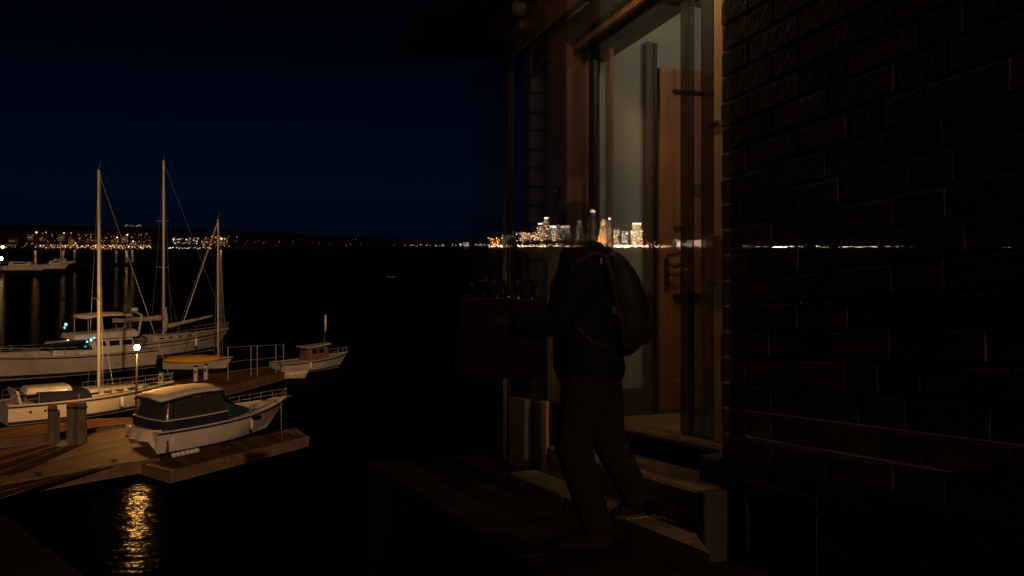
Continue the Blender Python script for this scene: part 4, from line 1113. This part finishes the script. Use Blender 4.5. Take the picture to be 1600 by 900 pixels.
MB().box(a0 - .10, a1 + .16, LB - .12, LB + .2, 3.47, 3.56, L, ch=.02).build("capital", M['pilblk'], house, HR)
MB().box(a0 - .16, a1 + .26, LB - .2, LB + .2, 3.565, 3.68, L, ch=.03).build("capital", M['pilblk'], house, HR)
MB().beam(L(a0 - .05, LB - .04, 3.6), L(a0 - 1.1, LB - .04, 4.0), .12, .14).build("bracket", M['wood_dk'], house, HR)
# plaques
def plaque(x, y, bpl, label_mb, mt=M['brass']):
    pass
ap = xa(873, LB); hp = h_b(873, 302, LB)
MB().box(ap - .045, ap + .045, LB - .02, LB - .002, hp - .055, hp + .055, L, ch=.008).build("door_bell", M['black'], house, HR)
MB().ball(L(ap, LB - .022, hp + .01), .014, 8, 6).build("bell_button", M['brass'], house, HR)
ap = xa(1084, 2.9); 
# small bronze disc on the inner door
bz = hb_(1084); hz2 = h_a(1084, 297, AW)
MB().tube([L(AW - .075, bz, hz2), L(AW - .062, bz, hz2)], .045, 14).build("door_viewer", M['brass'], idr, io)
# hinge on the jamb
MB().box(xa(1128), xa(1112), 2.715, 2.733, h_b(1120, 197, 2.73), h_b(1120, 188, 2.73), L, ch=.004).build("hinge", M['black'], house, HR)
MB().box(xa(1131), xa(1114), 2.70, 2.733, h_b(1120, 446, 2.73), h_b(1120, 366, 2.73), L, ch=.01).build("lock_case", M['wood'], house, HR)
# small lantern under the canopy and the hall lamp: the lamps that light this doorway
def lantern(name, loc, energy, col, label, r_=.07, st=8.0):
    rt_ = empty(name, loc, 0, label, "lamp")
    MB().tube([(0, 0, .10), (0, 0, .16)], [.10, .05], 10).build("cap", M['black'], rt_)
    MB().ball((0, 0, 0), r_, 12, 8).build("globe", emis(name + "_glow", col, st), rt_, None, True)
    l_ = bpy.data.lights.new(name + "_light", 'POINT'); l_.energy = energy; l_.color = col; l_.shadow_soft_size = .08
    lo = bpy.data.objects.new(name + "_light", l_); lo.location = Vector(loc) - Vector((0, 0, r_ + .06)); COL.objects.link(lo)
lantern("hall_lamp", L(4.35, 3.6, 3.3), 15, (1, .86, .66), "lit hall lamp under the ceiling behind the doorway")
lantern("porch_lantern", L(4.8, 2.2, 3.62), 22.0, (1, .66, .34), "small porch lantern under the canopy above the steps")

# ------------------------------------------------------------------ the man with backpack and bag
D0 = 4.67
def S(x, y, dy=0.0): return P(x, y, D0) + Vector((0, dy, 0))
px = D0 / F
mo = S(912, 848); 
man = empty("person", mo, 0, "person seen from the side, dark jacket and backpack, stepping down carrying a paper bag", "person")
J = dict(pel=S(920, 575), sp=S(912, 510), ch=S(908, 450), nk=S(902, 408), hd=S(899, 358))
body = MB()
# torso and neck
def ellring(c, rx, ry, n=14): return [Vector((c.x + math.cos(2 * math.pi * k / n) * rx, c.y + math.sin(2 * math.pi * k / n) * ry, c.z)) for k in range(n)]
body.loft([ellring(S(920, 610), .12, .16), ellring(S(920, 575), .15, .175), ellring(S(914, 530), .14, .165), ellring(S(910, 480), .145, .18), ellring(S(908, 445), .135, .19), ellring(S(905, 420), .09, .15), ellring(S(903, 405), .06, .07), ellring(S(900, 388), .055, .06), ellring(S(899, 372), .06, .065)])
hc = S(898, 357)
body.ball(hc, .1, 18, 12, sc=(1.0, .80, 1.2)); body.ball(hc + Vector((-.035, 0, -.055)), .07, 14, 10, sc=(.95, .75, .9))
body.tube([hc + Vector((-.09, 0, .01)), hc + Vector((-.118, 0, -.028)), hc + Vector((-.095, 0, -.035))], [.010, .017, .012], 8)   # nose
body.ball(hc + Vector((-.088, 0, -.065)), .022, 10, 6, sc=(.7, 1.3, .55))                                           # mouth
for sg in (-1, 1): body.ball(hc + Vector((.005, sg * .08, -.01)), .032, 10, 8, sc=(.6, .3, 1))                       # ears
# arms
arms = {}
for sg, el, wr in ((-1, (868, 496), (800, 497)), (1, (872, 500), (800, 503))):
    sh = S(903, 428, sg * .185); e_ = S(*el, sg * .25); w_ = S(*wr, sg * .215); arms[sg] = (sh, e_, w_)
    body.tube([sh, (sh + e_) / 2, e_, (e_ + w_) / 2, w_], [.058, .052, .043, .04, .029], 10)
    pm = w_ + Vector((-.05, -sg * .012, -.004))
    body.tube([w_, pm, w_ + Vector((-.085, -sg * .02, -.005))], [.028, .042, .038], 10, sq=.6)
    for k in range(4):                                                      # fingers curled round the bag's front
        o0 = w_ + Vector((-.085, -sg * .02, .028 - .019 * k)); ln = (.031, .035, .033, .026)[k]
        body.tube([o0, o0 + Vector((-ln, -sg * .006, 0)), o0 + Vector((-ln * 1.55, -sg * .032, -.002)), o0 + Vector((-ln * 1.6, -sg * .058, -.003))], [.0095, .009, .0085, .0075], 7)
    o0 = w_ + Vector((-.03, -sg * .012, .03))
    body.tube([o0, o0 + Vector((-.025, -sg * .012, .022)), o0 + Vector((-.055, -sg * .03, .026))], [.012, .0105, .009], 7)
# legs
legs = {-1: (S(916, 590, -.09), S(893, 690, -.11), S(930, 815, -.10)), 1: (S(935, 592, .09), S(952, 690, .12), S(1000, 788, .12))}
for sg, (hp_, kn, an) in legs.items():
    body.tube([hp_, (hp_ + kn) / 2, kn, kn + (an - kn) * .35, an], [.09, .08, .058, .056, .042], 10)
foot_a = [S(950, 838, -.10), S(925, 836, -.10), S(895, 841, -.10), S(872, 844, -.10)]
foot_b = [S(1012, 796, .12), S(1000, 803, .12), S(980, 812, .12), S(963, 819, .12)]
for ft in (foot_a, foot_b): body.tube(ft, [.022, .028, .026, .016], 10)
bo = body.build("body", M['skin'], man, mo); remesh(bo, .0055, 4)
# eyes
for sg in (-1, 1):
    MB().ball(hc + Vector((-.086, sg * .032, .012)), .011, 10, 8).build("eye", mat("eye_white", (.5, .48, .45), .2, veil=V), man, mo, True)
# hair
hr = MB()
hr.ball(hc + Vector((.014, 0, .022)), .108, 20, 14, sc=(1.02, .86, 1.14)); hr.ball(hc + Vector((.05, 0, -.05)), .075, 14, 10, sc=(.8, .85, 1.1))
ho = hr.build("hair", M['hair'], man, mo); remesh(ho, .008, 2)
# jacket
jk = MB()
jk.loft([ellring(S(922, 590), .175, .205), ellring(S(921, 574), .19, .215), ellring(S(916, 530), .175, .20), ellring(S(911, 480), .175, .215), ellring(S(908, 445), .165, .225), ellring(S(906, 422), .12, .18), ellring(S(905, 405), .105, .115), ellring(S(903, 396), .092, .095), ellring(S(902, 386), .07, .075)])
jk.tube([S(934, 404), S(928, 394), S(914, 388)], [.07, .065, .05], 12)
for sg, (sh, e_, w_) in arms.items():
    jk.tube([sh, sh + (e_ - sh) * .5, e_, e_ + (w_ - e_) * .3, (e_ + w_) / 2, w_ + (e_ - w_) * .08], [.088, .08, .072, .068, .062, .05], 12)
    for k in range(3): 
        q_ = e_ + (w_ - e_) * (.18 + .2 * k); jk.ball(q_ + Vector((0, 0, -.02)), .062, 10, 7, sc=(.35, 1, 1))
jo = jk.build("jacket", M['jacket'], man, mo); remesh(jo, .009, 3)
# trousers
tr = MB()
tr.loft([ellring(S(921, 620), .13, .17), ellring(S(921, 590), .165, .19), ellring(S(921, 560), .16, .185)])
for sg, (hp_, kn, an) in legs.items():
    tr.tube([hp_ + Vector((0, 0, .03)), hp_ + (kn - hp_) * .3, hp_ + (kn - hp_) * .65, kn, kn + (an - kn) * .3, kn + (an - kn) * .7, an + (kn - an) * -.03], [.128, .126, .112, .100, .092, .084, .082], 12)
    for k, (t_, rr_) in enumerate(((.05, .09), (.78, .08), (.86, .083), (.94, .082))):
        q_ = kn + (an - kn) * t_; tr.ball(q_, rr_, 12, 7, sc=(1, 1, .18), rot=Matrix.Rotation(.25 * (k % 2 * 2 - 1), 3, 'Y'))
to = tr.build("trousers", M['jeans'], man, mo); remesh(to, .009, 2)
for ft, nm in ((foot_a, 'a'), (foot_b, 'b')):
    d = (ft[3] - ft[0]).normalized()
    s_ = MB(); s_.tube([ft[0] - d * .01 + Vector((0, 0, .01)), ft[0] + d * .03 + Vector((0, 0, .012)), ft[1] + Vector((0, 0, .01)), ft[2], ft[3], ft[3] + d * .02], [.03, .05, .056, .052, .04, .022], 12)
    s_.tube([ft[1] + Vector((0, 0, .02)), ft[0] + (ft[1] - ft[0]) * .3 + Vector((0, 0, .10))], [.05, .055], 10)
    so = s_.build("shoe", M['shoe'], man, mo); remesh(so, .008, 2)
    dn = Vector((0, 0, -1)); dn = (dn - d * dn.dot(d)).normalized()
    rs = []
    for k, wdt in ((-.03, .028), (.02, .04), (.09, .036), (.17, .044), (.235, .03), (.265, .012)):
        c = ft[0] + d * k * ((ft[3] - ft[0]).length + .02) / .265; yv = Vector((0, 1, 0))
        rs.append([c + yv * wdt + dn * .032, c - yv * wdt + dn * .032, c - yv * wdt + dn * .052, c + yv * wdt + dn * .052])
    MB().loft(rs).build("sole", M['rubber'], so, mo)
# backpack
bp_o = S(975, 480)
bp = empty("backpack", bp_o, 0, "dark rounded backpack worn on the person's back", "backpack")
prof = [(392, 948, 962, .08), (400, 943, 974, .12), (420, 938, 992, .15), (450, 940, 1006, .165), (490, 944, 1015, .17), (520, 948, 1012, .17), (543, 952, 998, .155), (556, 956, 982, .11)]
rings = []
for y, x0, x1, hw in prof:
    c0, c1 = S(x0, y), S(x1, y); cx_ = (c0 + c1) / 2; rx = (c1.x - c0.x) / 2; n = 18; ring = []
    for k in range(n):
        ca, sa_ = math.cos(2 * math.pi * k / n), math.sin(2 * math.pi * k / n)
        ring.append(Vector((cx_.x + rx * abs(ca) ** .75 * (1 if ca > 0 else -1), cx_.y + hw * abs(sa_) ** .7 * (1 if sa_ > 0 else -1), cx_.z)))
    rings.append(ring)
smooth_mod(MB().loft(rings).build("pack_body", M['pack'], bp, bp_o), 1)
rings = []
for y, x0, x1, hw in ((455, 1000, 1014, .10), (470, 998, 1022, .12), (505, 998, 1024, .125), (530, 992, 1015, .12), (540, 988, 1004, .10)):
    rings.append([Vector((c.x, c.y, c.z)) for c in (S(x0, y, -hw), S(x1, y, -hw * .8), S(x1 + 2, y), S(x1, y, hw * .8), S(x0, y, hw))])
smooth_mod(MB().loft(rings).build("front_pocket", M['pack'], bp, bp_o), 1)
for sg in (-1, 1):
    pts_ = [S(952, 402, sg * .10), S(925, 396, sg * .13), S(892, 412, sg * .16), S(878, 450, sg * .19), S(890, 500, sg * .21), S(920, 530, sg * .2), S(955, 540, sg * .15)]
    MB().tube(pts_, .022, 8, sq=.5).build("shoulder_strap", M['strap'], bp, bp_o, True)
MB().tube([S(943, 400, -.14), S(952, 440, -.178), S(962, 490, -.182), S(970, 540, -.16)], .014, 6).build("side_seam", M['strap'], bp, bp_o, True)
MB().tube([S(972, 405, -.10), S(990, 440, -.12), S(1000, 480, -.13), S(1004, 520, -.13)], .011, 6).build("zip_line", M['strap'], bp, bp_o, True)
MB().tube([S(945, 394, -.03), S(948, 386, 0), S(958, 394, .03)], .009, 6).build("carry_loop", M['strap'], bp, bp_o, True)
MB().box(-.014, .014, -.006, .006, -.02, .02, lambda x, y, z: S(953, 480, -.2) + Vector((x, y, z)), ch=.003).build("fabric_tab", M['pier'], bp, bp_o)
# paper bag
bg_o = S(785, 580)
bag = empty("paper_bag", bg_o, 0, "wide dark brown paper bag of bottles held in front of the person", "bag")
rows = []
for y, x0, x1, hw in ((584, 716, 848, .15), (560, 712, 850, .165), (520, 716, 846, .17), (490, 720, 842, .175), (465, 722, 838, .175)):
    ring = []
    for (x, s_) in ((x0, -1), ((x0 + x1) / 2, -1.06), (x1, -1), (x1 + 2, 0), (x1, 1), ((x0 + x1) / 2, 1.06), (x0, 1), (x0 - 2, 0)):
        ring.append(S(x, y + (2 * math.sin(x * .7 + y)), s_ * hw))
    rows.append(ring)
inner = [[c + (sum(r_, Vector()) / 8 - c) * .06 for c in r_] for r_ in (rows[4], rows[3], rows[1])]
MB().loft(rows + inner).build("bag_body", M['bag'], bag, bg_o)
MB().tube([v + Vector((0, 0, .002)) for v in rows[4]] + [rows[4][0]], .006, 6).build("folded_rim", M['strap'], bag, bg_o)
for k, (x, yt, dy, tl) in enumerate(((737, 444, -.05, -.06), (757, 437, .03, -.10), (772, 440, -.08, -.05), (789, 442, .06, -.07), (808, 441, -.03, -.02), (834, 443, .02, .05))):
    lb = ("leftmost bottle", "second bottle from the left", "third bottle from the left", "third bottle from the right", "second bottle from the right", "rightmost bottle")[k]
    tp_ = S(x, yt, dy); bt_ = S(x, 540, dy) - Vector((tl, 0, 0)); ax = (tp_ - bt_); ln = ax.length; ax.normalize()
    ro = empty("bottle", bt_, 0, lb + " sticking out of the carried paper bag", "bottle", "bottles in the paper bag")
    pr = [(0, .030), (.004, .035), (.55, .036), (.66, .030), (.74, .017), (.95, .0135), (.952, .017), (.985, .017), (1, .015)]
    MB().tube([bt_ + ax * ln * k_ for k_, _ in pr], [r_ for _, r_ in pr], 12).build("glass", M['bottle'], ro, bt_, True)
    MB().tube([tp_ + ax * .001, tp_ + ax * .012], .0165, 10).build("cap", M['strap'], ro, bt_)
